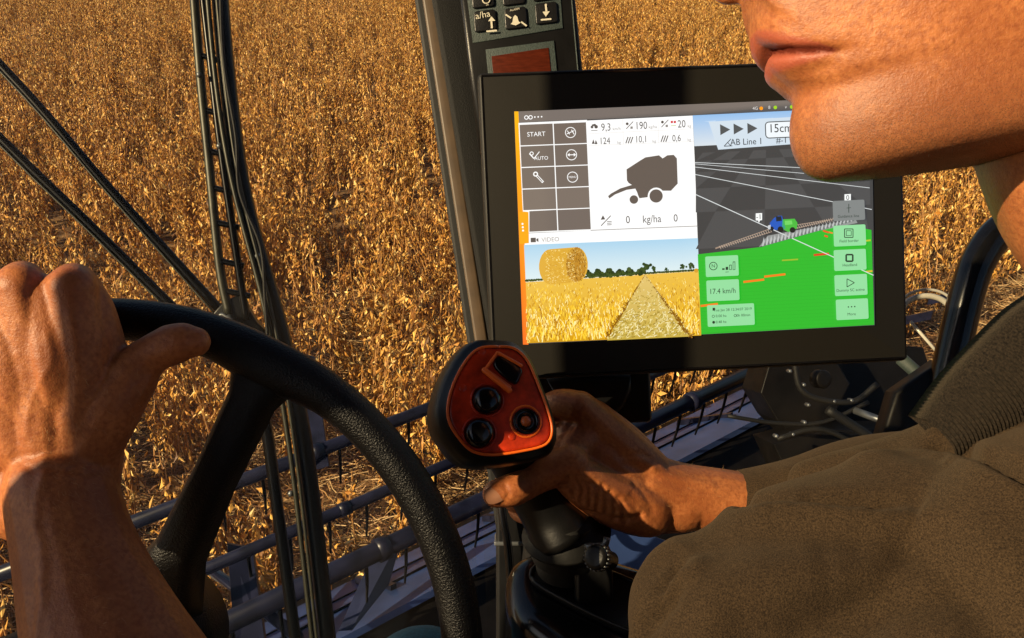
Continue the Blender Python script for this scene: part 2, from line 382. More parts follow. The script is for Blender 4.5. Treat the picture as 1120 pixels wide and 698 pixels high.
def plant_mesh(seed):
    r = np.random.default_rng(seed); mb = MB(); h = .62+.2*r.random()
    def pod(p, dirv, L, wd, col):
        d = nrm(dirv); s = nrm(np.cross(d, r.normal(size=3))); t = np.cross(d, s)
        bend = t*L*.28*r.uniform(-1, 1); a = p; m1 = p+d*L*.5+bend; e = p+d*L
        V = [a, m1+s*wd, m1+t*wd*.45, m1-s*wd, m1-t*wd*.45, e]
        mb.add(V, [(0, 1, 2), (0, 2, 3), (0, 3, 4), (0, 4, 1), (5, 2, 1), (5, 3, 2), (5, 4, 3), (5, 1, 4)], col)
    stems = []
    for k in range(r.integers(3, 6)):
        a = r.uniform(0, 6.28); lean = r.uniform(.02, .13); hh = h*r.uniform(.75, 1.05)
        top = np.array([math.cos(a)*lean, math.sin(a)*lean, hh]); mid = top*.5+np.array([r.normal()*.02, r.normal()*.02, 0])
        V, Fc = tube([(0, 0, 0), mid, top], [.005, .004, .002], 3, 2); mb.add(V, Fc, (.42, .22, .08)); stems.append((mid, top))
        for j in range(r.integers(26, 36)):
            t = r.uniform(.12, 1.03); p = mid*2*t if t < .5 else mid+(top-mid)*(2*t-1)
            p = p+r.normal(size=3)*[.020, .020, .015]
            c = np.array(GOLD[r.choice(6, p=[.20, .22, .2, .10, .16, .12])])*r.uniform(.8, 1.15)
            dv = np.array([r.normal()*.38, r.normal()*.38, -1+.5*r.random()]); pod(p, dv, r.uniform(.036, .075), r.uniform(.0048, .0105), c)
    for j in range(10):                                           # shrivelled leaves
        mid, top = stems[r.integers(len(stems))]; p = mid+(top-mid)*r.random()+r.normal(size=3)*.03
        a = nrm(r.normal(size=3)); b = nrm(np.cross(a, r.normal(size=3))); l = r.uniform(.012, .026); c = np.array(GOLD[r.integers(0, 5)])
        n = np.cross(a, b)*l*.5
        mb.add([p, p+a*l+n, p+a*l*2, p+a*l+b*l*.6, p+a*l-b*l*.6], [(0, 1, 3), (3, 1, 2), (0, 4, 1), (4, 2, 1)], c)
    me = bpy.data.meshes.new('soybean_plant'); V = np.concatenate(mb.V); me.from_pydata(V.tolist(), [], mb.F)
    ca = me.color_attributes.new('col', 'FLOAT_COLOR', 'POINT'); c4 = np.ones((len(V), 4), np.float32); c4[:, :3] = np.concatenate(mb.C); ca.data.foreach_set('color', c4.ravel())
    me.materials.append(M['crop']); return me
def scatter(name, meshes, pts, rot, scl, label, cat):
    cl = bpy.data.collections.new(name+'_variants')
    for me in meshes: cl.objects.link(bpy.data.objects.new(me.name, me))
    me = bpy.data.meshes.new(name); me.from_pydata(pts.tolist(), [], [])
    for an, dat, ty in (('rot', rot, 'FLOAT_VECTOR'), ('scl', scl, 'FLOAT')):
        a = me.attributes.new(an, ty, 'POINT'); a.data.foreach_set('vector' if ty == 'FLOAT_VECTOR' else 'value', np.asarray(dat, np.float32).ravel())
    o = bpy.data.objects.new(name, me); COL.objects.link(o)
    ng = bpy.data.node_groups.new(name, 'GeometryNodeTree')
    ng.interface.new_socket('Geometry', in_out='INPUT', socket_type='NodeSocketGeometry'); ng.interface.new_socket('Geometry', in_out='OUTPUT', socket_type='NodeSocketGeometry')
    N = ng.nodes; gi = N.new('NodeGroupInput'); go = N.new('NodeGroupOutput'); ip = N.new('GeometryNodeInstanceOnPoints'); ci = N.new('GeometryNodeCollectionInfo')
    ci.inputs['Collection'].default_value = cl; ci.inputs['Separate Children'].default_value = True; ip.inputs['Pick Instance'].default_value = True
    ra = N.new('GeometryNodeInputNamedAttribute'); ra.data_type = 'FLOAT_VECTOR'; ra.inputs['Name'].default_value = 'rot'
    sa = N.new('GeometryNodeInputNamedAttribute'); sa.data_type = 'FLOAT'; sa.inputs['Name'].default_value = 'scl'
    er = N.new('FunctionNodeEulerToRotation')
    L = ng.links; L.new(gi.outputs[0], ip.inputs['Points']); L.new(ci.outputs[0], ip.inputs['Instance'])
    L.new(ra.outputs[0], er.inputs[0]); L.new(er.outputs[0], ip.inputs['Rotation']); L.new(sa.outputs[0], ip.inputs['Scale']); L.new(ip.outputs[0], go.inputs[0])
    md = o.modifiers.new('scatter', 'NODES'); md.node_group = ng
    return tag(o, label, cat, kind='stuff')
def field():
    pts = []
    for y0, y1, dens in ((1.0, 12, 26), (12, 28, 20), (28, 60, 9)):
        x0, x1 = -(y1*.85+5), y1*.85+6; n = int((x1-x0)*(y1-y0)*dens)
        q = np.stack([rng.uniform(x0, x1, n), rng.uniform(y0, y1, n)], 1); pts.append(q)
    q = np.concatenate(pts); s = (q-H0[:2])@HN[:2]
    u = (q-H0[:2])@HD[:2]
    row = np.abs(((u/.40) % 1)-.5)                                  # sown in rows along the driving direction
    keep = (s > .08) & ((row < .33) | (rng.random(len(q)) < .25))
    # thin trampled patch beside the header
    g = np.exp(-(((q[:, 0]+1.4)/.6)**2+((q[:, 1]-3.5)/.4)**2)); keep &= rng.random(len(q)) > g*.7
    q = q[keep]; n = len(q)
    p3 = np.concatenate([q, np.zeros((n, 1))], 1)
    rot = np.stack([rng.normal(0, .13, n), rng.normal(0, .13, n), rng.uniform(0, 6.28, n)], 1)
    scatter('soybean_crop', [plant_mesh(i) for i in range(7)], p3, rot, rng.uniform(.8, 1.25, n), 'ripe golden brown soybean crop filling the field ahead', 'crop')
    ms = []
    for sd in range(4):                                             # straw litter tufts
        r = np.random.default_rng(50+sd); mb = MB()
        for k in range(26):
            a = r.uniform(0, 6.28); l = r.uniform(.06, .22); p = r.normal(size=3)*[.12, .12, 0]+[0, 0, r.uniform(.005, .05)]; d = np.array([math.cos(a), math.sin(a), r.normal()*.15])
            V, Fc = tube([p, p+d*l*.5+r.normal(size=3)*.01, p+d*l], .0022, 3, 1); mb.add(V, Fc, np.array([(.55, .38, .19), (.35, .2, .08), (.22, .11, .05)][r.integers(3)]))
        me = bpy.data.meshes.new('straw'); V = np.concatenate(mb.V); me.from_pydata(V.tolist(), [], mb.F)
        ca = me.color_attributes.new('col', 'FLOAT_COLOR', 'POINT'); c4 = np.ones((len(V), 4), np.float32); c4[:, :3] = np.concatenate(mb.C); ca.data.foreach_set('color', c4.ravel()); me.materials.append(M['crop']); ms.append(me)
    n = 2600; q = np.stack([rng.uniform(-4, 5, n), rng.uniform(1.2, 7, n), np.zeros(n)], 1)
    scatter('straw_litter', ms, q, np.stack([np.zeros(n), np.zeros(n), rng.uniform(0, 6.28, n)], 1), rng.uniform(.8, 1.3, n), 'dry straw and stalks lying on the soil between the plants', 'straw')
field()

# ------------------------------------------------------------------ harvester header
def header():
    rt = root('harvester_header', H0+HD*2+np.array([0, 0, .05]), 'dark blue combine header with tined reel bars cutting the soybean crop', 'harvester header')
    def bar(px, py, z, r, a0, a1, tl, lean):
        c = H(px, py, z)
        b = build('reel_bar', *tube([c+HD*a0, c+HD*a1], r, 12, 1), 'bar_metal', rt)
        k = a0+.05
        i = 0
        while k < a1 and i < 95:
            p = c+HD*k
            build('tine', *tube([p, p+HN*lean*.3-np.array([0, 0, tl*.5]), p+HN*lean-np.array([0, 0, tl])], [.0065, .006, .004], 6, 3), 'dark_steel', b)
            if i % 5 == 0: build('bar_clamp', *tube([p-HD*.02+HD*.06, p+HD*.08], r*1.22, 12, 1), 'bar_metal', b)
            k += .145; i += 1
        return c
    bar(300, 512, 1.25, .024, -1.4, 2.9, .20, .03)
    bar(330, 577, 1.10, .021, -1.4, 2.7, .19, .03)
    c3 = bar(400, 609, 1.15, .033, -1.5, 2.7, .22, .03)
    # back sheet and platform
    zc = .62
    def strip(name, n0, z0, n1, z1, mt, a0=-.9, a1=3.4, th=.012):
        A = H0*[1, 1, 0]+HD*a0; B = H0*[1, 1, 0]+HD*a1; Z = np.array([0, 0, 1.])
        q0 = A+HN*n0+Z*z0; q1 = A+HN*n1+Z*z1; mid = (q0+q1)/2; hv = (q1-q0)/2; nn = nrm(np.cross(HD, hv))
        return box(mid+HD*(a1-a0)/2, HD*(a1-a0)/2, hv, nn*th, 0)
    rs = np.random.default_rng(3)
    mb = MB()
    mb.add(*strip('', .02, .50, -.14, .60, 0)); mb.add(*strip('', -.15, .61, -.30, .72, 0)); mb.add(*strip('', -.31, .73, -.52, .84, 0))
    mb.out('platform_sheet', 'sheet_metal', rt, smooth=False)
    mb = MB(); mb.add(*strip('', -.135, .592, -.155, .612, 0, th=.02)); mb.add(*strip('', -.295, .712, -.315, .735, 0, th=.02))
    mb.out('sheet_seam', 'dark_steel', rt, smooth=False)
    build('lower_frame', *strip('', -.50, .78, -1.4, .55, 0, th=.04), 'dark_steel', rt, smooth=False)
    build('cutter_bar', *strip('', .03, .47, .10, .44, 0, th=.015), 'dark_steel', rt, smooth=False)
    for k in range(-2, 9):                                             # ribs standing on the platform
        p = H0+HD*(k*.62+.1)-HN*.2+np.array([0, 0, .66]); build('sheet_rib', *box(p, HD*.012, nrm(HN*.5-np.array([0, 0, .33]))*.19, np.array([0, 0, .03]), 0), 'bar_metal', rt, smooth=False)
    # crank arms holding the reel bars
    a = P(222, 618, 3.02); b2 = P(300, 672, 2.9)
    build('reel_arm', *tube([a, b2], .020, 8, 1), 'grey_metal', rt); build('reel_arm', *tube([P(212, 612, 3.02), P(330, 700, 2.75)], [.016, .05], 4, 1, flat=(HD, .3)), 'bar_metal', rt)
    build('reel_pivot', *lathe(P(215, 612, 3.0), -HN, [(.001, .03), (.03, .03), (.034, .02), (.034, -.03), (.001, -.03)], 16), 'grey_metal', rt)
    for px, py, d in ((262, 690, 2.6), (330, 480, 3.0)):
        build('reel_bracket', *plate([P(px-14, py-95, d+.25), P(px+14, py-90, d+.25), P(px+30, py+30, d-.1), P(px-4, py+40, d-.1)], -F_, .02, .004), 'bar_metal', rt, smooth=False)
    build('reel_bracket', *plate([P(415, 590, 2.9), P(440, 585, 2.9), P(425, 640, 2.8), P(385, 690, 2.65), P(370, 690, 2.65)], -F_, .02, .004), 'blue_metal', rt, smooth=False)
    # end of the reel at the right: gearbox, drive plates, hoses, bolts
    g = MB()
    def pl(pts, d, th=.05): g.add(*plate([P(x, y, d) for x, y in pts], -F_, th, .006))
    pl([(842, 396), (905, 380), (930, 420), (905, 470), (872, 482), (850, 460), (832, 430)], 3.1, .25)
    pl([(880, 370), (1010, 380), (1040, 470), (900, 520), (860, 450)], 3.3, .3)
    pl([(846, 486), (905, 470), (1050, 470), (1050, 560), (880, 560)], 2.9, .25)
    g.out('drive_housing', 'dark_steel', rt, smooth=False)
    for pts, r in (([(796, 455), (850, 463), (900, 462), (950, 440)], .007), ([(905, 448), (940, 470), (960, 485)], .016), ([(868, 392), (880, 430), (930, 440), (960, 420)], .01), ([(850, 480), (900, 470), (960, 500)], .009)):
        build('hose', *tube([P(x, y, 2.72) for x, y in pts], r, 8, 6), 'rubber', rt)
    build('drive_rod', *tube([P(935, 449, 2.7), P(975, 464, 2.6)], .012, 8, 1), 'grey_metal', rt)
    for x, y in ((864, 406), (879, 421), (884, 443), (912, 439), (880, 462), (849, 477), (931, 438), (867, 475)):
        build('bolt', *lathe(P(x, y, 2.72), -F_, [(.001, .010), (.005, .010), (.007, .004), (.007, -.02)], 6), 'grey_metal', rt)
    build('drive_pulley', *lathe(P(900, 415, 2.8), -F_+.3*R_, [(.012, .01), (.028, .01), (.032, .005), (.026, 0), (.032, -.01), (.032, -.03)], 20), 'dark_steel', rt)
header()

# ------------------------------------------------------------------ glass, pillar, wiper, rail
def pane(name, corners, label, curve):
    n = 10; V = []; 
    a, b, c, d = [np.asarray(q) for q in corners]
    for j in range(n+1):
        for i in range(n+1):
            u, v = i/n, j/n; V.append((a*(1-u)+b*u)*(1-v)+(d*(1-u)+c*u)*v+F_*curve*4*u*(1-u))
    Fc = [(j*(n+1)+i, j*(n+1)+i+1, (j+1)*(n+1)+i+1, (j+1)*(n+1)+i) for j in range(n) for i in range(n)]
    V = np.array(V); m = len(V); V2 = V+F_*.005
    edge = [(i, 0) for i in range(n)]
    F2 = Fc+[tuple(x+m for x in f[::-1]) for f in Fc]
    tag(build(name, np.concatenate([V, V2]), F2, 'glass'), label, 'window')
pane('windscreen', (P(-500, -420, 1.06), P(470, -420, .97), P(545, 1100, .95), P(-500, 1100, 1.02)), 'large clear windscreen pane left of the pillar, behind the steering wheel', .03)
pane('side_window', (P(480, -420, .97), P(1700, -420, .95), P(1700, 1100, .85), P(553, 1100, .95)), 'clear side window pane right of the pillar, behind the monitor', .02)
def pillar():
    rt = root('cab_pillar', P(545, 690, .93), 'dark grey cab pillar with tan trim strip running up behind the monitor', 'pillar')
    def strip(x0t, x1t, x0b, x1b, d, th, m, name, bev):
        a = [P(x0t, -260, d), P(x1t, -260, d)]; b = [P(x0b, 700, d), P(x1b, 700, d)]
        c = (a[0]+a[1]+b[0]+b[1])/4; ax = (a[1]-a[0]+b[1]-b[0])/4; ay = (a[0]+a[1]-b[0]-b[1])/4; az = np.cross(ax, ay); az = nrm(az)*th
        ax = ax-nrm(ay)*(ax@nrm(ay)); build(name, *box(c, ax, ay, az, bev), m, rt)
    strip(415, 447, 561, 596, .935, .012, 'rubber', 'glass_seal', .004)
    strip(422, 437, 570, 584, .925, .008, 'tan_trim', 'trim_strip', .003)
    strip(436, 466, 583, 640, .905, .02, 'pillar_grey', 'pillar_cover', .006)
    strip(465, 475, 632, 648, .90, .012, 'black_plastic', 'cover_edge', .003)
    return rt
pillar()
def wiper():
    rt = root('windscreen_wiper', P(350, 690, 1.03), 'long black windscreen wiper with two parallel arms outside the glass', 'windscreen wiper')
    D = 1.04
    def T(name, pts, r, m, seg=8, d=D, **k): return build(name, *tube([P(x, y, d) for x, y in pts], r, seg, 6, **k), m, rt)
    T('wiper_arm', [(-260, -190), (0, 71), (120, 207), (246, 345)], .0064, 'wiper_paint', 6, D+.02)
    T('wiper_arm', [(-260, -110), (0, 151), (95, 243), (190, 337), (205, 352)], .0064, 'wiper_paint', 6, D+.02)
    T('arm_edge', [(-260, -183), (0, 78), (120, 214), (243, 352)], .0016, 'wiper_metal', 6, D+.014)
    T('arm_edge', [(-260, -102), (0, 159), (95, 251), (186, 341)], .0016, 'wiper_metal', 6, D+.014)
    T('blade_rubber', [(236, -60), (249, 90), (268, 220), (309, 370), (335, 500), (362, 730)], .0105, 'wiper_paint')
    T('blade_spine', [(222, -60), (236, 90), (254, 200), (290, 340), (318, 500), (345, 730)], .0032, 'wiper_metal', 6, D-.012)
    T('blade_spine', [(232, -60), (246, 90), (263, 205), (299, 350), (324, 500), (350, 730)], .0022, 'wiper_metal', 6, D-.014)
    T('blade_carrier', [(208, -60), (219, 82), (228, 172), (240, 290), (251, 345)], .0058, 'wiper_metal', 6)
    T('blade_carrier', [(216, -60), (232, 82), (243, 172), (262, 300), (270, 350)], .0050, 'wiper_paint', 6)
    T('blade_carrier', [(262, 350), (288, 450), (304, 560), (326, 720)], .0075, 'wiper_paint', 6)
    for k, y in enumerate((60, 120, 165, 205, 243, 285, 318)):
        xl = np.interp(y, [0, 82, 172, 290, 345], [212, 219, 228, 240, 251]); T('blade_link', [(xl, y), (xl+22+k, y+6)], .0038, 'wiper_paint', 6)
    for x, y in ((218, 82), (240, 160), (282, 280), (300, 400), (318, 540)): build('pivot_pin', *ball(P(x, y, D-.012), .004, 8), 'grey_metal', rt)
    build('pivot_bracket', *plate([P(228, 348, D), P(243, 330, D), P(262, 322, D), (P(280, 352, D)), P(300, 372, D), P(285, 392, D), P(262, 395, D), P(245, 372, D)], -F_, .014, .003), 'wiper_paint', rt)
    T('washer_hose', [(240, -60), (244, 60), (258, 150), (262, 210), (285, 270), (290, 330), (296, 420)], .0022, 'rubber', 6, D-.02)
    build('pivot_bolt', *lathe(P(250, 350, D-.012), -F_, [(.001, .006), (.005, .006), (.007, 0), (.007, -.01)], 12), 'grey_metal', rt)
    T('pivot_clip', [(236, 352), (243, 344), (252, 352), (256, 368)], .0025, 'grey_metal', 6, D-.014)
wiper()
def rail():
    d = 1.05
    rt = root('grab_rail', P(1035, 470, d), 'thick black bent grab rail outside the side window, right of the monitor', 'grab rail')
    build('rail_tube', *tube([P(1012, 520, d), P(1030, 440, d), P(1040, 395, d), (P(1058, 320, d)), P(1072, 282, d), P(1095, 252, d), P(1130, 238, d), P(1250, 225, d)], [.021]*8, 18, 8), 'gloss_black', rt)
    build('rail_foot', *plate([P(980, 430, d), P(1030, 395, d), P(1050, 420, d), P(1010, 500, d), P(960, 500, d)], -F_, .03, .006), 'dark_steel', rt)
    a = root('clear_hose', P(1000, 340, 1.12), 'pale clear looped hose arching between the monitor and grab rail', 'hose')
    M['clear'] = mat('clear_hose', (.5, .48, .42), .15)
    build('hose_loop', *tube([P(985, 350, 1.1), P(990, 332, 1.1), P(1010, 324, 1.1), P(1030, 328, 1.1), P(1048, 345, 1.1)], .004, 8, 8), 'clear', a)
    build('hose_loop', *tube([P(985, 343, 1.12), P(990, 325, 1.12), P(1010, 317, 1.12), P(1032, 321, 1.12), P(1052, 338, 1.12)], .002, 8, 8), 'clear', a)
    b = root('mirror_strut', P(1020, 430, 1.12), 'thin pale metal struts crossing at the foot of the grab rail', 'strut')
    build('strut', *tube([P(996, 352, 1.12), P(1045, 408, 1.12)], .0022, 6, 1), 'clear', b); build('strut', *tube([P(985, 392, 1.12), P(1030, 432, 1.12)], .009, 6, 1), 'panel_teal', b)
rail()
def sun_blocker():  # added sun blocker out of view, outline cut to the shadow wanted
    M['shade_plate_dark'] = mat('shade_plate_dark', (.02, .02, .022), .5, var=.2)
    s = np.asarray(SUN); e = nrm(np.cross(s, U_)); e = e if e@R_ > 0 else -e; v = nrm(np.cross(e, s)); v = v if v@U_ > 0 else -v
    def Q(q, p): return CAM+e*q+v*p+s*.50
    o = [(-.431, .34), (-.431, .0), (-.438, -.045), (-.458, -.085), (-.49, -.11), (-.50, -.34), (-.355, -.34), (-.360, -.105), (-.385, -.078), (-.407, -.048), (-.408, .0), (-.374, .012), (-.366, .34)]
    a = root('shade_plate', Q(-.43, -.34), 'dark painted side pillar with flared foot at the driver left, shading the wheel hand', 'pillar')
    build('shade_plate_panel', *plate([Q(*p) for p in o], s, .02, .003), 'shade_plate_dark', a, smooth=False)
sun_blocker()
def cab_shell():
    M['headliner'] = mat('headliner', (.05, .048, .045), .9, bump=.3, bscale=300)
    r = root('cab_roof', (.1, -.1, 3.8), 'dark cab roof lining above the driver', 'roof')
    build('roof_panel', *box((.15, -.15, 3.85), (.85, 0, 0), (0, 1.0, 0), (0, 0, .05), .03), 'headliner', r)
    r = root('cab_rear_wall', (.15, -1.1, 2.0), 'dark padded rear wall of the cab behind the driver', 'wall')
    build('wall_panel', *box((.15, -1.12, 2.9), (.85, 0, 0), (0, 0, .88), (0, .03, 0), .02), 'headliner', r)
    r = root('cab_floor', (.15, -.3, 1.55), 'black rubber cab floor under the seat and steering column', 'floor')
    build('floor_mat', *box((.15, -.45, 1.6), (.85, 0, 0), (0, .66, 0), (0, 0, .04), .01), 'rubber', r)
cab_shell()
#CUT2
# ------------------------------------------------------------------ monitor
TL, TR, BR, BL = P(520, 79, .58), P(985, 62, .5911), P(997, 395, .601), P(540, 418, .5899)
EX = nrm(TR-TL+BR-BL); EN = nrm(np.cross(EX, TL-BL)); EY = np.cross(EN, EX)
if EN@F_ > 0: EN = -EN
MC = (TL+TR+BR+BL)/4; MW = (np.linalg.norm(TR-TL)+np.linalg.norm(BR-BL))/4; MH = (np.linalg.norm(TL-BL)+np.linalg.norm(TR-BR))/4
def MP(x, y, off=0.):
    """point on the monitor's face"""
    r = ray(x, y); t = ((MC+EN*off-CAM)@EN)/(r@EN); return CAM+r*t
PXM = np.linalg.norm(MP(750, 250)-MP(751, 250))
def srgb(h):
    c = [int(h[i:i+2], 16)/255 for i in (0, 2, 4)]; return tuple((v/12.92 if v <= .04045 else ((v+.055)/1.055)**2.4) for v in c)
class Pic(MB):
    def poly(s, pts, col, layer=1):
        V = [MP(x, y, .0008+layer*.00012) for x, y in pts]
        if isinstance(col, list): s.add(V, [tuple(range(len(V)))]); s.C.append(np.array(col, float)); return s
        return s.add(V, [tuple(range(len(V)))], col)
    def line(s, a, b, wd, col, layer=2):
        a = np.array(a, float); b = np.array(b, float); t = b-a; t /= np.linalg.norm(t)+1e-9; n = np.array([-t[1], t[0]])*wd/2
        return s.poly([a+n, b+n, b-n, a-n], col, layer)
    def ring(s, c, r, wd, col, layer=2, seg=20):
        for k in range(seg):
            a0, a1 = 2*math.pi*k/seg, 2*math.pi*(k+1)/seg
            s.poly([(c[0]+q*math.cos(t), c[1]+q*math.sin(t)) for q, t in ((r, a0), (r, a1), (r-wd, a1), (r-wd, a0))], col, layer)
        return s
    def circ(s, c, r, col, layer=2, seg=20): return s.poly([(c[0]+r*math.cos(2*math.pi*k/seg), c[1]+r*math.sin(2*math.pi*k/seg)) for k in range(seg)], col, layer)
    def rrect(s, x0, y0, x1, y1, col, layer=2, r=2, sl=-.047, outline=None):
        cx = (x0+x1)/2; out = []
        for qx, qy, a0 in ((x1-r, y0+r, -90), (x1-r, y1-r, 0), (x0+r, y1-r, 90), (x0+r, y0+r, 180)):
            for k in range(4): a = math.radians(a0+30*k); X = qx+r*math.cos(a); Y = qy+r*math.sin(a); out.append((X+.04*(Y-y0), Y+sl*(X-cx)))
        s.poly(out, col, layer)
        if outline:
            for i in range(len(out)): s.line(out[i], out[(i+1) % len(out)], outline[0], outline[1], layer+1)
        return s
    def text(s, t, x, y, size, col, layer=4, align='CENTER', sx=1):
        V, Fc = text_poly(t, size*PXM*1.35, align); o = MP(x, y, .0008+layer*.00012)
        return s.add([o+EX*v[0]*sx+EY*v[1] for v in V], Fc, col)
def monitor():
    rt = root('monitor', MC-EY*MH-EN*.02, 'wide black touchscreen monitor showing a split map and video display', 'monitor')
    ax, ay = EX*MW, EY*MH
    build('housing', *box(MC-EN*.0175, ax, ay, EN*.0165, .004), 'housing', rt)
    build('front_bezel', *box(MC-EN*.001, EX*(MW-.0022), EY*(MH-.0022), EN*.0012, .0006), 'housing', rt)
    def frame(i, wd, off, name, m):
        mb = MB()
        for sx, sy, hx, hy in ((0, 1, MW-i, wd), (0, -1, MW-i, wd), (1, 0, wd, MH-i), (-1, 0, wd, MH-i)):
            mb.add(*box(MC+EX*sx*(MW-i)+EY*sy*(MH-i)+EN*off, EX*hx, EY*hy, EN*.0002))
        return mb.out(name, m, rt, smooth=False)
    frame(.0030, .0006, .0003, 'bezel_groove', 'gloss_black')
    scr = Pic(); SC = [(562, 122), (953, 106), (957, 356), (572, 377)]
    scr.poly(SC, srgb('3a3a3a'), 0); so_ = scr.out('screen', 'screen', rt, smooth=False)
    W = srgb('fbfaf8'); G = srgb('6b5f57'); GL = srgb('d8d4d0'); DK = srgb('5c544e')
    # left strip and top bar
    p = Pic()
    p.poly([(562.5, 122), (567, 122), (574, 267), (578, 377), (572, 377)], [srgb('ffb400'), srgb('ffb400'), srgb('ff9a10'), srgb('ff7a20'), srgb('f56a18')], 1)
    p.poly([(567.5, 232), (573, 231.5), (578, 232), (578.5, 266), (568.5, 267)], srgb('ffa60a'), 2)
    for k in range(3): p.circ((571.5+.3*k, 245+3.6*k), 1.1, W, 5)
    p.poly([(567, 122), (953, 106), (953.5, 117), (760, 126), (757, 126), (567.5, 134)], [srgb('776d66')]*2+[srgb('4a4a4c')]*2+[srgb('5c5854')]+[srgb('776d66')], 1)
    p.ring((575.7, 128.6), 2.4, .9, W, 4, 12); p.ring((580.3, 128.4), 2.4, .9, W, 4, 12)
    for k in range(3): p.circ((585+3.7*k, 128.1-.2*k), .9, W, 4, 8)
    for x, y, c, t in ((832.6, 118.6, 'ff9c10', '4G'), (848, 117.6, '9fd020', '8'), (866, 117, '9fd020', 'v'), (884, 116, '9fd020', 'o')):
        p.circ((x, y), 2, srgb(c), 4, 12); p.text(t, x-6.5, y+.1, 3.6, GL)
    p.out('status_bar', 'screen', so_, smooth=False)
    # button grid
    p = Pic()
    xs = lambda c, y: {0: 567.3, 1: 604.6, 2: 641.2}[c]+(y-135)*.045
    for r in range(5):
        for c in range(2):
            y0 = 136.2+23.6*r-c*1.4; y1 = y0+22.8
            x0 = xs(c, y0)+.9; x1 = xs(c+1, y0)-.3; x2 = xs(c+1, y1)-.3; x3 = xs(c, y1)+.9
            if r == 4 and c == 0: x0 = x3 = 579
            g = srgb(['73665c', '74685e', '75695f', '7c6f64', '74685f'][r])
            p.poly([(x0, y0+.5), (x1, y0-1), (x2, y1-1.2), (x3, y1+.2)], g, 2)
    p.poly([(567, 134.5), (642, 131.2), (648, 252), (573, 255)], W, 1)
    p.text('START', 586.5, 147, 5.0, W, 5)
    for k in range(3):
        c = (624+1.1*k, 145+24.4*k); p.ring(c, 6, .8, W, 4); 
    p.line((620, 146.5), (628, 143), .8, W, 4); p.line((620.5, 143), (623, 147), .8, W, 4); p.line((625, 142), (628, 147), .8, W, 4)
    p.line((621, 169.5), (629.5, 169.2), .9, W, 4); p.poly([(620.5, 169.5), (623, 167.5), (623, 171.3)], W, 4); p.poly([(630, 169.3), (627.5, 167.3), (627.5, 171.3)], W, 4)
    p.text('MENU', 626.2, 193.8, 2.3, W, 5)
    p.line((579, 168), (584, 173.5), 1.2, W, 4); p.line((584, 173.5), (590, 166), .9, W, 4); p.ring((581.5, 168), 2.3, .9, W, 4, 8); p.text('AUTO', 592, 173.2, 4.0, W, 5)
    p.ring((585.8, 190.5), 2.8, 1.3, W, 4, 10); p.line((587, 192), (594, 199.5), 2.6, W, 4); p.line((587.5, 192.5), (593.2, 198.8), 1, srgb('75695f'), 5)
    p.out('button_grid', 'screen', so_, smooth=False)
    # work panel with numbers and baler
    p = Pic()
    p.poly([(641.3, 132), (757.5, 126.5), (764, 261), (764.5, 262.5), (574, 271), (573.5, 255.5), (648, 252)], W, 1)
    for a, b in (((681, 131), (682, 158)), ((719.5, 129), (720.5, 156.5)), ((643, 146.4), (758, 141)), ((643.5, 159.4), (758.5, 154.8))): p.line(a, b, .35, GL, 3)
    p.line((646, 252), (763, 247.3), .7, srgb('8a847f'), 3)
    for t, x, y, sz in (('9,3', 662.8, 139.6, 8.5), ('190', 701.3, 137.8, 8.5), ('20', 745.5, 136, 8.5), ('124', 661.5, 154.5, 7.5), ('10,1', 701.3, 152.7, 7.5), ('0,6', 740, 151.5, 7.5)): p.text(t, x, y, sz, srgb('5a5450'), 5, sx=.78)
    for t, x, y in (('km/h', 674.5, 141), ('kg/ha', 714, 139), ('kg', 754, 138), ('kg', 677, 156), ('kg', 715.5, 154.6), ('kg', 753.8, 153)): p.text(t, x, y, 3.2, srgb('9a948f'), 5)
    for x, y in ((650, 139),): p.circ((x-2.5, y), 1.6, DK, 4, 10); p.circ((x+2, y-.3), 2, DK, 4, 10); p.poly([(x-3, y-2.6), (x+1, y-3.6), (x+3, y-1), (x-2, y-1)], DK, 4); p.line((x-3.5, y+4), (x+3.5, y+3.7), .6, DK, 4)
    p.poly([(647.2, 157.5), (649, 152.3), (650.5, 157.4)], DK, 4); p.poly([(650.5, 157.8), (651.6, 153), (653.6, 157.6)], DK, 4)
    for x, y in ((688.5, 137.5), (727, 135.6)): p.circ((x-2.5, y-2), 1.6, DK, 4, 8); p.line((x-3.5, y+3.5), (x+4, y-4.5), .8, DK, 4); p.poly([(x+1, y+1), (x+3.5, y+.8), (x+3.6, y+3.4), (x+1, y+3.6)], srgb('8d8680'), 4)
    for x, y in ((688.5, 153.4), (727, 151.9)):
        for k in range(3): p.line((x-4+2.6*k, y+3.4), (x-1.5+2.6*k, y-3.6), 1.1, DK, 4)
    for k in range(2): p.poly([(733.6+3.3*k, 132.4), (736+3.3*k, 132.2), (736.1+3.3*k, 134.6), (733.7+3.3*k, 134.8)], srgb('d03038'), 5)
    p.line((734, 137.6), (739.4, 137.3), .6, srgb('b0c060'), 5)
    bx = lambda q: [(550+x/4.361, 100+y/4.361) for x, y in q]
    B = srgb('665b52')
    p.poly(bx([(590, 372), (655, 330), (680, 315), (745, 305), (762, 320), (785, 305), (815, 303), (830, 320), (834, 440), (802, 474), (700, 474), (690, 505), (650, 510), (640, 480), (625, 452), (600, 437), (592, 425)]), B, 3)
    p.poly(bx([(502, 500), (515, 488), (560, 463), (620, 445), (645, 462), (590, 470), (535, 492), (508, 511)]), B, 3)
    p.circ(bx([(731, 499)])[0], 9.2, W, 4); p.circ(bx([(731, 499)])[0], 7.3, B, 5); p.circ(bx([(625, 516)])[0], 6.2, W, 4); p.circ(bx([(625, 516)])[0], 4.7, B, 5)
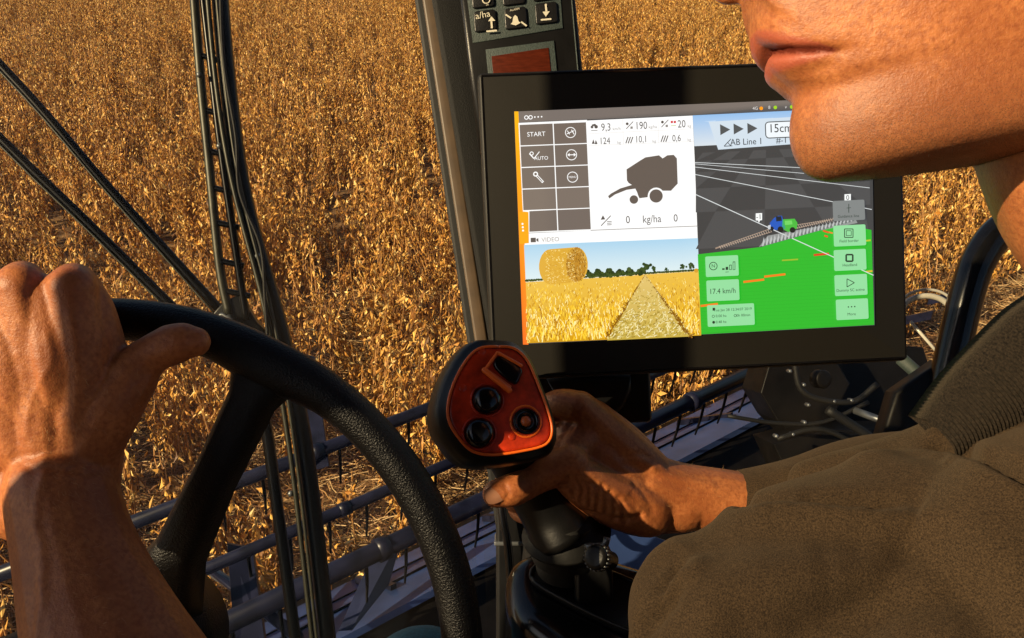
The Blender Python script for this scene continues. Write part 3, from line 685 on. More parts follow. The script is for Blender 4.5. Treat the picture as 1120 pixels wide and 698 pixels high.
    for t, x in (('0', 686.8), ('kg/ha', 713), ('0', 739)): p.text(t, x, 240.8-(x-686)*.035, 8.5, srgb('5a5450'), 5, sx=.85)
    p.poly([(657, 240.5), (659.5, 235.5), (662, 240)], DK, 4); p.line((657.5, 247), (668, 236), .9, DK, 4)
    for k in range(3): p.line((664, 242.5+1.8*k), (669, 242.2+1.8*k), .7, DK, 4)
    p.poly([(580.3, 260.2), (586, 260), (586.2, 265), (580.5, 265.2)], DK, 4); p.poly([(586.6, 261.6), (588.8, 260.4), (589, 264.8), (586.8, 263.6)], DK, 4)
    p.text('VIDEO', 602, 262.2, 4.9, srgb('a39c94'), 5)
    p.out('work_panel', 'screen', so_, smooth=False)
    # video picture of a stubble field with a round bale
    p = Pic(); r = np.random.default_rng(5)
    ed = lambda y: 573+(y-267)*.04
    p.poly([(573.2, 268), (763.3, 260.5), (764.6, 297), (575, 309)], [srgb('a9cfe6'), srgb('a9cfe6'), srgb('dbe9ea'), srgb('dbe9ea')], 3)
    p.poly([(575, 308), (764.6, 296), (767, 367), (577.5, 375.5)], [srgb('e8bb48'), srgb('e8bb48'), srgb('d9a520'), srgb('cf9a18')], 3)
    hz = lambda x: 308-(x-575)*.0622
    x = 574.8
    while x < 763:
        hgt = 1.0 if x < 590 else (4.5+2.6*math.sin(x*.55)+r.random()*1.5 if 642 < x < 704 else (1 if x < 642 else .8))
        for k in range(3): p.circ((x+r.random()*1.5, hz(x)-hgt*r.random()*.9-.6), .9+hgt*.22, srgb(['2a3518', '3a4a20', '4c5a28'][k]), 5, 7)
        x += 1.5
    for cx, hgt in ((706, 13), (715, 8.5), (729, 5.5), (747, 9), (756, 9.5)):
        p.line((cx, hz(cx)+.5), (cx, hz(cx)-hgt*.5), .7, srgb('2e2a18'), 6)
        for k in range(14): p.circ((cx+r.normal()*hgt*.14, hz(cx)-hgt*.62+r.normal()*hgt*.14), hgt*.14, srgb(['2f3d1a', '44552a', '394a20'][k % 3]), 6, 7)
    # path and stubble
    p.poly([(704.5, 301), (706.5, 301), (757, 368), (664, 372.5)], [srgb('e0c070'), srgb('e0c070'), srgb('c9ad48'), srgb('c2a540')], 4)
    for _ in range(2600):
        t = r.random()**.62; y = 302+t*71; xx = r.uniform(575, 765.5); yy = y-(xx-670)*.04*(.4+.6*t)
        if yy > 375.2-(xx-577)*.045 or yy < hz(xx)+1: continue
        lx = 705.5+(664-705.5)*(yy-301)/71; rx = 705.5+(757-705.5)*(yy-301)/67; inp = lx < xx < rx
        c = srgb(r.choice(['ffe27a', 'f7c52c', 'ecb31c', 'd19412', 'a86c10', 'fff0a8', 'ffd640']) if not inp else r.choice(['e9d690', 'cfb75a', 'b39a3c', 'f3e6b0', 'a08430']))
        L = (1+6.5*t) if not inp else 1+3*t; a = r.normal()*.3 if not inp else r.normal()*1.2+1.4
        e = (xx+L*math.sin(a), yy-L*abs(math.cos(a))); 
        if e[1] < hz(e[0]) or e[0] < 576 or e[0] > 765: continue
        p.line((xx, yy), e, .35+.75*t, c, 5)
    for _ in range(240):
        t = r.random(); lx = 705+(664-705)*t; y = 302+t*68; s_ = r.choice([0, 1]); X = lx if s_ == 0 else 706+(755-706)*t
        p.line((X+r.normal()*1.5*t, y), (X+r.normal()*2.5*t, y-1-3*t), .4+.7*t, srgb('8a5c10'), 6)
    # bale
    bo = [(602+12.5*math.cos(a), 291.8+19.2*math.sin(a)) for a in np.linspace(1.57, 4.71, 12)]+[(630.5+12.5*math.cos(a), 289.6+19.2*math.sin(a)) for a in np.linspace(-1.57, 1.57, 12)]
    p.poly(bo, srgb('dba93a'), 6); p.poly([(628+13*math.cos(a)*.85+2, 289.5+19*math.sin(a)) for a in np.linspace(0, 6.28, 22)[:-1]], srgb('c08a2c'), 7)
    for _ in range(520):
        a = r.random()*6.28; q = r.random()**.5; face = r.random() < .4
        X = (630+11*q*math.cos(a)) if face else r.uniform(596, 628); Y = (289.5+18*q*math.sin(a)) if face else r.uniform(273, 309)
        an = r.random()*3.14 if face else 1.45+r.normal()*.35; L = 2.6
        p.line((X, Y), (X+L*math.sin(an)*.6, Y+L*math.cos(an)), .5, srgb(r.choice(['8a5a1c', 'a9731f', 'e8c26a', '6d4515'] if face else ['f2d070', 'ffe69a', 'c79430', 'e0b548'])), 8)
    p.circ((761.5, 296), 2.4, srgb('d09a2a'), 6, 10)
    p.out('video_picture', 'screen', so_, smooth=False)
    # map view
    p = Pic(); q = lambda X, Y: (750+X/2.585, 100+Y/2.585)
    pr = lambda L, c, l: p.poly([q(*a) for a in L], c, l)
    p.poly([(757.6, 126.3), (953.2, 117), (954, 150), (759.3, 160)], [srgb('8fb9e4'), srgb('8fb9e4'), srgb('d7dfe6'), srgb('d2dbe2')], 3)
    for k in range(30):
        X = r.uniform(765, 940); Y = 128+r.uniform(0, 26)-(X-760)*.047; p.poly([(X, Y), (X+r.uniform(8, 26), Y-1), (X+12, Y+1.5)], srgb('b9d2ec'), 4)
    p.poly([(759.3, 160), (954, 150), (957, 356), (767, 366)], srgb('3d3d3e'), 3)
    for i in range(-6, 9):
        for j in range(5):
            if (i+j) % 2: continue
            y0, y1 = [163, 172, 184, 202, 228, 268][j:j+2]
            f = lambda i_, y_: 850+(i_*(12+(y_-160)*.62))+(y_-160)*.6
            P4 = [(f(i, y0), y0), (f(i+1, y0), y0), (f(i+1, y1), y1), (f(i, y1), y1)]
            P4 = [(min(max(a, 761), 952), b-(min(max(a, 761), 952)-860)*.045) for a, b in P4]
            if max(a for a, _ in P4)-min(a for a, _ in P4) > 2: p.poly(P4, srgb('4a4a4b'), 4)
    pr([(34, 461), (215, 440), (300, 405), (430, 372), (525, 392), (533, 660), (44, 687)], srgb('28b428'), 5)
    for k in range(22):
        Y = 470+k*10; p.line(q(46, Y+3), q(530, Y-20), .25, srgb('22a522'), 6)
    Wl = srgb('d8dcdc')
    for a, b, wd in (((26, 201), (330, 216), .6), ((26, 205), (335, 232), .5), ((26, 214), (520, 273), .6), ((27, 235), (526, 334), .7), ((29, 292), (531, 520), .9)): p.line(q(*a), q(*b), wd, Wl, 8)
    # boom and spray
    pr([(207, 440), (232, 408), (480, 362), (486, 372), (300, 410)], srgb('8f9290'), 7)
    for k in range(26):
        X = 215+k*10.4; Y = 438-k*2.9; pr([(X, Y), (X+6, Y-26+k*.5), (X+11, Y-2)], srgb('b9bcba'), 9)
        pr([(X+5, Y), (X+9, Y-14), (X+13, Y-2)], srgb('6d7270'), 10)
    for a, b in (((84, 445), (240, 398)), ((84, 443), (240, 388)), ((310, 388), (455, 352)), ((310, 378), (455, 356))): p.line(q(*a), q(*b), .8, srgb('a08a78'), 11)
    for k in range(24):
        t = k/23
        for (x0, y0, x1, y1) in ((95, 441, 238, 393), (312, 383, 452, 354)):
            X = x0+(x1-x0)*t; Y = y0+(y1-y0)*t; p.line(q(X, Y-4), q(X+5, Y+5), .5, srgb('c6b09c'), 12)
    # tractor on the map
    pr([(238, 372), (250, 358), (262, 352), (272, 352), (276, 366), (282, 388), (262, 392), (240, 390)], srgb('1e56b8'), 13); pr([(255, 354), (270, 353), (272, 366), (256, 368)], srgb('16202c'), 14)
    pr([(274, 362), (308, 360), (316, 372), (314, 388), (290, 398), (272, 388)], srgb('46b43c'), 13); pr([(280, 366), (300, 365), (302, 376), (281, 378)], srgb('6fd060'), 14)
    for c_, rr in (((243, 388), 2.4), ((268, 390), 3.3), ((302, 392), 3.2)): p.circ(q(*c_), rr, srgb('15181a'), 15, 10)
    pr([(232, 380), (240, 377), (240, 390), (233, 390)], srgb('c8ccd0'), 15)
    # flags
    for X, Y, t in ((207, 355, '-1'), (458, 301, '0')):
        pr([(X-9, Y-10), (X+9, Y-11), (X+9, Y+9), (X+3, Y+10), (X, Y+17), (X-3, Y+10), (X-9, Y+10)], srgb('f2f4f2'), 13); p.text(t, *q(X, Y), 5.6, srgb('202020'), 16)
    for a, b, wd, c in (((163, 539), (222, 532), 2.3, 'f07a18'), ((222, 524), (282, 517), 2.3, 'f07a18'), ((42, 607), (91, 601), 2.4, 'f07a18'), ((362, 463), (405, 459), 2.3, 'd83a1c'), ((272, 478), (318, 475), 1.6, '9ab428'), ((388, 394), (404, 399), 1.8, 'e84a20'), ((392, 408), (402, 411), 1.8, 'e84a20'), ((495, 424), (523, 421), 1.8, 'b8c030'), ((404, 398), (416, 401), 1.6, 'e87a30'), ((510, 510), (528, 508), 1.8, 'd8b030')): p.line(q(*a), q(*b), wd, srgb(c), 7)
    # guidance bar
    pr([(65, 86), (520, 60), (505, 134), (92, 165)], srgb('ccd9e4'), 8)
    for X, Y in ((111, 108), (149, 106), (188, 104.5)): pr([(X-14, Y-15), (X+15, Y), (X-13, Y+16)], srgb('4d5052'), 9)
    p.rrect(837, 132.5, 893, 150, srgb('e9eff3'), 9, 3.5, -.045, (1.1, srgb('4a4e50'))); p.text('15cm', 853.6, 140.6, 9.6, srgb('1c1c1c'), 12, sx=.92)
    p.text('AB Line 1', 816.5, 155.3, 7.2, srgb('26282a'), 12, sx=.92); p.text('#-1', 855, 153.6, 6.6, srgb('26282a'), 12)
    p.line((792, 160), (799.5, 152), .8, srgb('26282a'), 10); p.line((792, 160), (801, 159.6), .8, srgb('26282a'), 10); p.line((796, 156), (799, 159.5), .7, srgb('26282a'), 10)
    # translucent soft buttons
    gb = srgb('8fd79a'); gr = srgb('7d8180')
    for (x0, y0, x1, y1), c in (((415, 308, 505, 365), gr), ((417, 378, 508, 437), gb), ((418, 447, 509, 506), gb), ((420, 518, 512, 577), gb), ((424, 587, 515, 645), gb), ((55, 465, 148, 523), gb), ((58, 533, 150, 592), gb), ((60, 602, 193, 663), gb)):
        a = q(x0, y0); b = q(x1, y1); p.rrect(a[0], a[1], b[0], b[1], c, 17, 1.6)
    K = srgb('1f3324')
    for t, X, Y in (('Guidance line', 460, 353), ('Field border', 462, 423), ('Headland', 464, 491), ('Dummy SC active', 466, 562), ('More', 469, 630)): p.text(t, *q(X, Y), 3.2, K, 21)
    p.line(q(461, 318), q(461, 343), .7, K, 20); p.line(q(455, 330), q(467, 329), .5, K, 20)
    for s_, wd in ((12, .9), (7, .6)):
        c = q(461, 401); hh = s_/2.585
        for a, b in (((-1, -1), (1, -1)), ((1, -1), (1, 1)), ((1, 1), (-1, 1)), ((-1, 1), (-1, -1))): p.line((c[0]+a[0]*hh, c[1]+a[1]*hh), (c[0]+b[0]*hh, c[1]+b[1]*hh), wd, K, 20)
    c = q(463, 471)
    for a, b in (((-1, -1), (1, -1)), ((1, -1), (1, 1)), ((1, 1), (-1, 1)), ((-1, 1), (-1, -1))): p.line((c[0]+a[0]*3.6, c[1]+a[1]*3.6), (c[0]+b[0]*3.6, c[1]+b[1]*3.6), 1.8, K, 20)
    for a, b in (((456, 530), (456, 553)), ((456, 553), (477, 541)), ((477, 541), (456, 530))): p.line(q(*a), q(*b), .8, K, 20)
    for k in (-1, 0, 1): p.circ(q(469+9*k, 609-.5*k), .8, K, 20, 8)
    p.ring(q(78, 494), 4.6, .8, K, 20); p.text('N', *q(78, 494), 4, K, 21)
    for k, hh in enumerate((5, 9, 15, 24)):
        X = 103+k*10; pr([(X, 505), (X+7, 504.6), (X+7, 505-hh), (X, 505.4-hh)], K, 20)
        if k > 1: pr([(X+1.5, 503.5), (X+5.5, 503.2), (X+5.5, 507-hh), (X+1.5, 507.4-hh)], gb, 21)
    p.line(q(112, 511), q(122, 510.5), .5, K, 20)
    p.text('17.4 km/h', *q(104, 565), 6.0, K, 21, sx=.9)
    p.text('Tue Jan 28 12:34:07 2019', *q(133, 617), 3.0, K, 21)
    for t, X, Y in (('0.00 ha', 100, 635), ('0h 00min', 163, 633), ('0.48 ha', 100, 652)): p.text(t, *q(X, Y), 3.0, K, 21)
    p.ring(q(78, 636), 1.6, .5, K, 20, 10); p.ring(q(140, 634), 1.6, .5, K, 20, 10); p.circ(q(79, 653), 1.6, K, 20, 10); pr([(76, 612), (83, 612), (83, 620), (76, 620)], K, 20)
    p.out('map_view', 'screen', so_, smooth=False)
    # mounting arm
    build('mount_plate', *box(P(640, 395, .655), EX*.05, EY*.05, EN*.012, .004), 'black_plastic', rt)
    build('mount_arm', *tube([P(650, 400, .68), P(655, 440, .70), P(630, 500, .72), P(600, 590, .74), P(590, 760, .76)], [.026, .027, .024, .022, .022], 14, 6), 'black_plastic', rt)
    build('mount_knuckle', *plate([P(596, 412, .64), P(690, 408, .64), P(692, 428, .64), P(684, 445, .64), P(668, 460, .64), P(620, 460, .64)], -F_, .05, .006), 'black_plastic', rt)
monitor()

# ------------------------------------------------------------------ keypad box above the monitor
def keypad():
    d = .69
    rt = root('control_keypad', P(580, 130, d), 'black control keypad with white symbols and dark red display, above the monitor', 'keypad')
    A, B, Cc, D = P(497, -70, d), P(620, -95, d), P(646, 150, d), P(524, 165, d)
    ex = nrm(B-A); en = nrm(np.cross(ex, A-D)); en = en if en@F_ < 0 else -en; ey = np.cross(en, ex)
    def K(x, y, o=0.):
        r = ray(x, y); t = ((A+en*o-CAM)@en)/(r@en); return CAM+r*t
    build('keypad_body', *plate([K(495, -70), K(620, -95), K(645, 150), K(524, 165)], en, .03, .004), 'black_plastic', rt)
    build('side_strip', *tube([K(617, -90, .001), K(625.5, 0, .001), K(632, 75, .001), K(640, 150, .001)], .0006, 6, 2), 'panel_teal', rt)
    build('button_field', *plate([K(504, -60, .001), K(608, -82, .001), K(616, 31, .001), K(517, 47, .001)], en, .004, .0008), 'panel_teal', rt)
    def btn(x, y):
        return build('button', *plate([K(x+a_, y+b_-.12*a_, .003) for a_, b_ in ((-12, -9), (-11.3, -11), (-9.5, -12), (9, -12), (11, -11), (12, -9), (13.2, 8), (12.6, 10), (11, 11), (-8, 11), (-10, 10.3), (-10.8, 8.5))], en, .003, .0008), 'button_black', rt)
    def sym(pts, wd, b):
        mb = MB()
        for a, c in pts: 
            mb.add(*box((K(*a, .0036)+K(*c, .0036))/2, (K(*c, .0036)-K(*a, .0036))/2, nrm(np.cross(en, K(*c, .0036)-K(*a, .0036)))*wd/2, en*.0002))
        mb.out('symbol', 'marking', b, smooth=False)
    def arrow(x, y, dn, b, dx=1.2):
        s = -1 if dn else 1; ty = y-6*s; mb = MB()
        V = [K(x+.5, y+(-9 if not dn else 5), .0036), K(x-3.6+.5, y+(-3.5 if not dn else -.5), .0036), K(x+4.2+.5, y+(-4 if not dn else -1), .0036)]
        mb.add([*V, *[v+en*.0003 for v in V]], [(0, 1, 2), (3, 4, 5), (0, 1, 4, 3), (1, 2, 5, 4), (2, 0, 3, 5)])
        for a, c, wd in (((x+.4, y+(-4 if not dn else -9)), (x+1, y+(4 if not dn else -1)), .0016), ((x-5, y+8.4 if dn else y+7.5), (x+6.5, y+7.4 if dn else y+6.5), .0014)):
            mb.add(*box((K(*a, .0036)+K(*c, .0036))/2, (K(*c, .0036)-K(*a, .0036))/2, nrm(np.cross(en, K(*c, .0036)-K(*a, .0036)))*wd/2, en*.0002))
        mb.out('symbol', 'marking', b, smooth=False)
    def label(t, x, y, sz, b):
        V, Fc = text_poly(t, sz, 'CENTER'); o = K(x, y, .0037); build('lettering', [o+ex*v[0]+ey*v[1] for v in V], Fc, 'marking', b, smooth=False)
    b = btn(530, 23); label('a/ha', 528, 16.5, .0078, b); arrow(537, 27, False, b)
    b = btn(563.5, 20); sym([((553, 16), (559, 20)), ((570, 24), (576, 28.5))], .0013, b); label('ALARM', 563, 10.5, .0026, b)
    bell = [(558.5, 26.5), (560.5, 24.5), (561.3, 19), (563.5, 16.5), (565.8, 18.5), (567.2, 23.5), (569.5, 25), (564, 28)]
    V = [K(*p_, .0036) for p_ in bell]; build('symbol', V+[v+en*.0003 for v in V], [tuple(range(8)), tuple(range(8, 16))]+[(i, (i+1) % 8, 8+(i+1) % 8, 8+i) for i in range(8)], 'marking', b, smooth=False)
    b = btn(597, 14.5); arrow(596.5, 13.5, True, b)
    b = btn(527.5, -3); V, Fc = tube([K(532+4*math.cos(a), 0+4*math.sin(a), .0037) for a in np.linspace(0, 5.6, 12)], .0006, 6, 1); build('symbol', V, Fc, 'marking', b); label('on', 533, 5.2, .0022, b)
    b = btn(561, -6); sym([((556, -2), (566, -3.5))], .001, b); b = btn(594, -11); sym([((589, -8), (600, -9.5))], .001, b)
    btn(525, -30); btn(558, -34); btn(591, -38)
    f = build('display_frame', *plate([K(531, 54, .0015), K(606, 44, .0015), K(613, 110, .0015), K(538, 120, .0015)], en, .004, .001), 'panel_teal', rt)
    build('display', *plate([K(537.5, 61.5, .0022), K(600, 52, .0022), K(606, 110, .0022), K(543, 118, .0022)], en, .0015, .0005), 'lcd', rt)
keypad()

# ------------------------------------------------------------------ steering wheel
WC = P(118, 737, .445); WR = 388*.445/900
def wheel():
    rt = root('steering_wheel', WC+F_*.05, 'thick black textured steering wheel rim and spoke gripped by the left hand', 'steering wheel')
    n = nrm(-F_+.05*R_); a = nrm(R_-n*(R_@n)); b = np.cross(n, a); b = b if b@U_ > 0 else -b
    V = []; Fc = []; NS, NC = 160, 20
    for i in range(NS):
        t = 2*math.pi*i/NS; c = a*math.cos(t)+b*math.sin(t); th = math.degrees(t)
        rr = .0114
        g = 0
        for m_ in (63, 183, 303): g = max(g, math.exp(-(((th-m_+180) % 360-180)/9)**2))
        for k in range(NC):
            u = 2*math.pi*k/NC; V.append(WC+c*(WR+math.cos(u)*rr*(1+.25*g)-g*.004)+n*math.sin(u)*rr*1.08)
    for i in range(NS):
        for k in range(NC): Fc.append((i*NC+k, ((i+1) % NS)*NC+k, ((i+1) % NS)*NC+(k+1) % NC, i*NC+(k+1) % NC))
    build('rim', V, Fc, 'soft_black', rt)
    for m_ in (63, 183, 303):
        t = math.radians(m_); c = a*math.cos(t)+b*math.sin(t); s = np.cross(n, c)
        rings = []
        for q, wd, th, dz in ((.99, .030, .007, 0), (.93, .019, .009, -.001), (.86, .0138, .010, -.003), (.6, .0130, .010, -.010), (.35, .0155, .011, -.020), (.18, .026, .012, -.030)):
            cc = WC+c*WR*q+n*dz; ring = []
            for X, Y in ((1, -.5), (.82, .45), (.6, .95), (.2, 1), (-.2, 1), (-.6, .95), (-.82, .45), (-1, -.5), (-.8, -1), (.8, -1)): ring.append(cc+s*X*wd+n*Y*th)
            rings.append(np.array(ring))
        build('spoke', *loft(rings), 'soft_black', rt)
    build('hub', *lathe(WC-n*.035, n, [(.001, .012), (.03, .012), (.040, .006), (.044, -.004), (.046, -.03), (.03, -.05), (.001, -.05)], 32), 'soft_black', rt)
    build('column', *tube([WC-n*.08, WC-n*.14-U_*.10, WC-n*.22-U_*.30], .034, 16, 4), 'black_plastic', rt)
wheel()

# ------------------------------------------------------------------ console and joystick
def console():
    z = 2.575
    rt = root('armrest_console', H(640, 720, z)-[0, 0, .2], 'glossy black armrest console carrying the joystick, at the bottom of the picture', 'console')
    out = smooth_outline([H(553, 640, z), H(558, 612, z), H(580, 598, z), H(618, 592, z), H(690, 610, z), H(800, 650, z), H(1000, 760, z), H(900, 880, z), H(720, 790, z), H(600, 700, z), H(566, 672, z)], 8)
    build('console_body', *plate(out, (0, 0, 1), .07, .016, 6), 'gloss_black', rt)
    z2 = z+.004
    o2 = smooth_outline([H(581, 632, z2), H(590, 617, z2), H(622, 612, z2), H(690, 635, z2), H(740, 665, z2), H(735, 690, z2), H(690, 690, z2), H(610, 652, z2)], 8)
    build('inner_plate', *plate(o2, (0, 0, 1), .006, .003), 'black_plastic', rt)
    build('plate_rim', *tube([*o2[::4], o2[0]], .0016, 8, 2), 'black_plastic', rt)
    build('slot', *plate([H(606, 622, z2+.001), H(612, 617, z2+.001), H(634, 627, z2+.001), H(630, 634, z2+.001)], (0, 0, 1), .002, .0005), 'grey_metal', rt)
    build('console_foot', *plate([H(620, 700, z-.075), H(680, 640, z-.075), H(900, 720, z-.075), H(850, 800, z-.075)], (0, 0, 1), .35, .01), 'black_plastic', rt)
    s = root('side_tray', H(690, 640, 2.50)-[0, 0, .05], 'dark blue metal tray beside the joystick console, left of the brown sleeve', 'tray')
    build('tray_plate', *plate([H(640, 560, 2.48), H(760, 600, 2.48), H(790, 700, 2.48), H(660, 680, 2.48)], (0, 0, 1), .02, .004), 'sheet_metal', s, smooth=False)
console()
JN = nrm(-F_*.93+R_*.22+U_*.26)                                     # the way the joystick's face looks
JC = P(547, 438, .505)
def joystick():
    rt = root('joystick', P(625, 625, .555), 'black joystick with a red orange button face held by the right hand', 'joystick')
    def J(x, y, o=0.):
        r = ray(x, y); t = ((JC+JN*o-CAM)@JN)/(r@JN); return CAM+r*t
    sh = [(545, 377), (563, 379), (578, 393), (591, 422), (602, 452), (606, 473), (599, 488), (575, 495), (540, 500), (516, 496), (501, 482), (489, 462), (488, 440), (497, 412), (512, 388), (526, 378)]
    O = np.array(smooth_outline([J(x, y) for x, y in sh], 4)); c = O.mean(0)
    back = P(521, 452, .55)
    rings = []
    for f, s, o in ((0, .90, -.0016), (0, .955, 0.0), (0, .99, -.0006), (0, 1.03, -.003), (.08, 1.09, 0), (.25, 1.16, 0), (.5, 1.17, 0), (.75, 1.08, 0), (.92, .88, 0), (1, .6, 0)):
        rings.append(c+(O-c)*s+(back-c)*f*1.0+JN*o)
    build('head', *loft(rings), 'black_plastic', rt)
    fo = c+(O-c)*.955+JN*.0003
    face = build('face_plate', *plate(fo, JN, .004, .003, 5), 'red_plastic', rt)
    rim = c+(O-c)*.962+JN*.0002
    build('face_rim', *tube([*rim[::2], rim[0]], .0009, 8, 2), 'orange_plastic', rt)
    # round thumb buttons
    for x, y, r in ((532.5, 438, .0090), (524, 474, .0090)):
        b = J(x, y); build('button', *lathe(b, JN, [(.0005, .0062), (r*.5, .0060), (r*.82, .0048), (r*.97, .0025), (r, 0), (r, -.004)], 28), 'gloss_black', rt)
        build('button_collar', *tube([*disc(b+JN*.0002, JN, r*1.10, 24), disc(b+JN*.0002, JN, r*1.10, 24)[0]], .0009, 8, 1), 'red_plastic', rt)
    b = J(575, 461); build('ring_button', *lathe(b, JN, [(.0005, .0006), (.0036, .0006), (.0037, .0012), (.0040, .0008), (.0070, .0008), (.0076, .0020), (.0082, .0004), (.0082, -.003)], 28), 'gloss_black', rt)
    build('button_lens', *lathe(b, JN, [(.0003, .0026), (.0022, .0022), (.0033, .0010), (.0034, 0)], 20), 'amber', rt)
    build('button_collar', *tube([*disc(b+JN*.0002, JN, .0096, 24), disc(b+JN*.0002, JN, .0096, 24)[0]], .0008, 8, 1), 'orange_plastic', rt)
    # rocker with its orange guard
    build('rocker', *plate(smooth_outline([J(541, 394, .003), J(549, 389, .003), J(570, 402, .003), J(570, 412, .003), J(563, 420, .003), J(543, 404, .003)], 3), JN, .006, .0016), 'gloss_black', rt)
    def bar(a, b, r, m): build('rocker_guard', *tube([J(*a, .003), J(*b, .003)], r, 8, 1, caps='round'), m, rt)
    bar((530, 405), (557, 427), .0019, 'orange_plastic'); bar((531.5, 403), (544, 386), .0010, 'orange_plastic'); bar((545, 386), (570, 400), .0010, 'orange_plastic')
    build('rocker_guard', *plate([J(529, 403.5, .0025), J(532, 401.5, .0025), J(560, 422, .0025), J(557, 429.5, .0025)], JN, .004, .0008), 'orange_plastic', rt)
    for x, y in ((506, 425), (560, 478), (527, 385)): build('face_dimple', *lathe(J(x, y, -.0005), JN, [(.0002, .0010), (.0022, .0010), (.0026, .0006)], 12), 'red_plastic', rt)
    # grip and boot
    build('grip', *tube([P(545, 462, .535), P(568, 505, .555), P(598, 555, .565), P(618, 590, .565)], [.019, .019, .020, .024], 16, 6), 'black_plastic', rt)
    base = P(622, 607, .575); up = np.array([-.12, .05, 1.])
    build('boot', *lathe(base, up, [(.020, -.04), (.022, -.02), (.016, -.014), (.024, -.008), (.017, -.002), (.026, .004), (.018, .010), (.030, .016), (.031, .019), (.022, .023), (.020, .034), (.001, .036)], 28), 'rubber', rt)
    build('base_block', *box(P(648, 640, .565), R_*.013+U_*-.004, U_*.030, F_*.012, .004), 'black_plastic', rt)
    k = P(654, 610, .525); kn = nrm(-F_*.75-R_*.45+U_*.3)
    prof = [(.001, .006), (.0055, .006), (.0075, .005), (.0082, .003), (.0082, -.004), (.006, -.008), (.006, -.02)]
    kb = build('clamp_knob', *lathe(k, kn, prof, 24), 'black_plastic', rt)
    mb = MB(); kn_ = nrm(kn); a = nrm(np.cross(kn_, [0, 0, 1])); b2 = np.cross(kn_, a)
    for i in range(20):
        t = 2*math.pi*i/20; q = k+(a*math.cos(t)+b2*math.sin(t))*.0082; mb.add(*tube([q-kn_*.003, q+kn_*.0032], .0007, 5, 1))
    mb.out('knob_ridges', 'grey_metal', kb)
    build('lock_screw', *tube([P(640, 598, .54), P(660, 597, .535), P(664, 588, .535)], .0024, 8, 3), 'grey_metal', rt)
joystick()
def post():
    rt = root('cable_post', P(565, 760, .80), 'slim black post with a cable beside the joystick grip', 'post')
    build('post_body', *box(P(563, 590, .80), R_*.018, U_*.13, F_*.015, .004), 'black_plastic', rt)
    build('post_cable', *tube([P(545, 470, .78), P(549, 560, .77), P(556, 600, .77), P(560, 660, .77)], .004, 8, 5), 'gloss_black', rt)
    build('post_cable', *tube([P(585, 560, .70), P(590, 575, .69), P(612, 590, .68), P(640, 592, .68)], .003, 8, 5), 'gloss_black', rt)
    build('post_band', *box(P(563, 590, .80), R_*.0195, U_*.002, F_*.0165, .001), 'grey_metal', rt)
post()
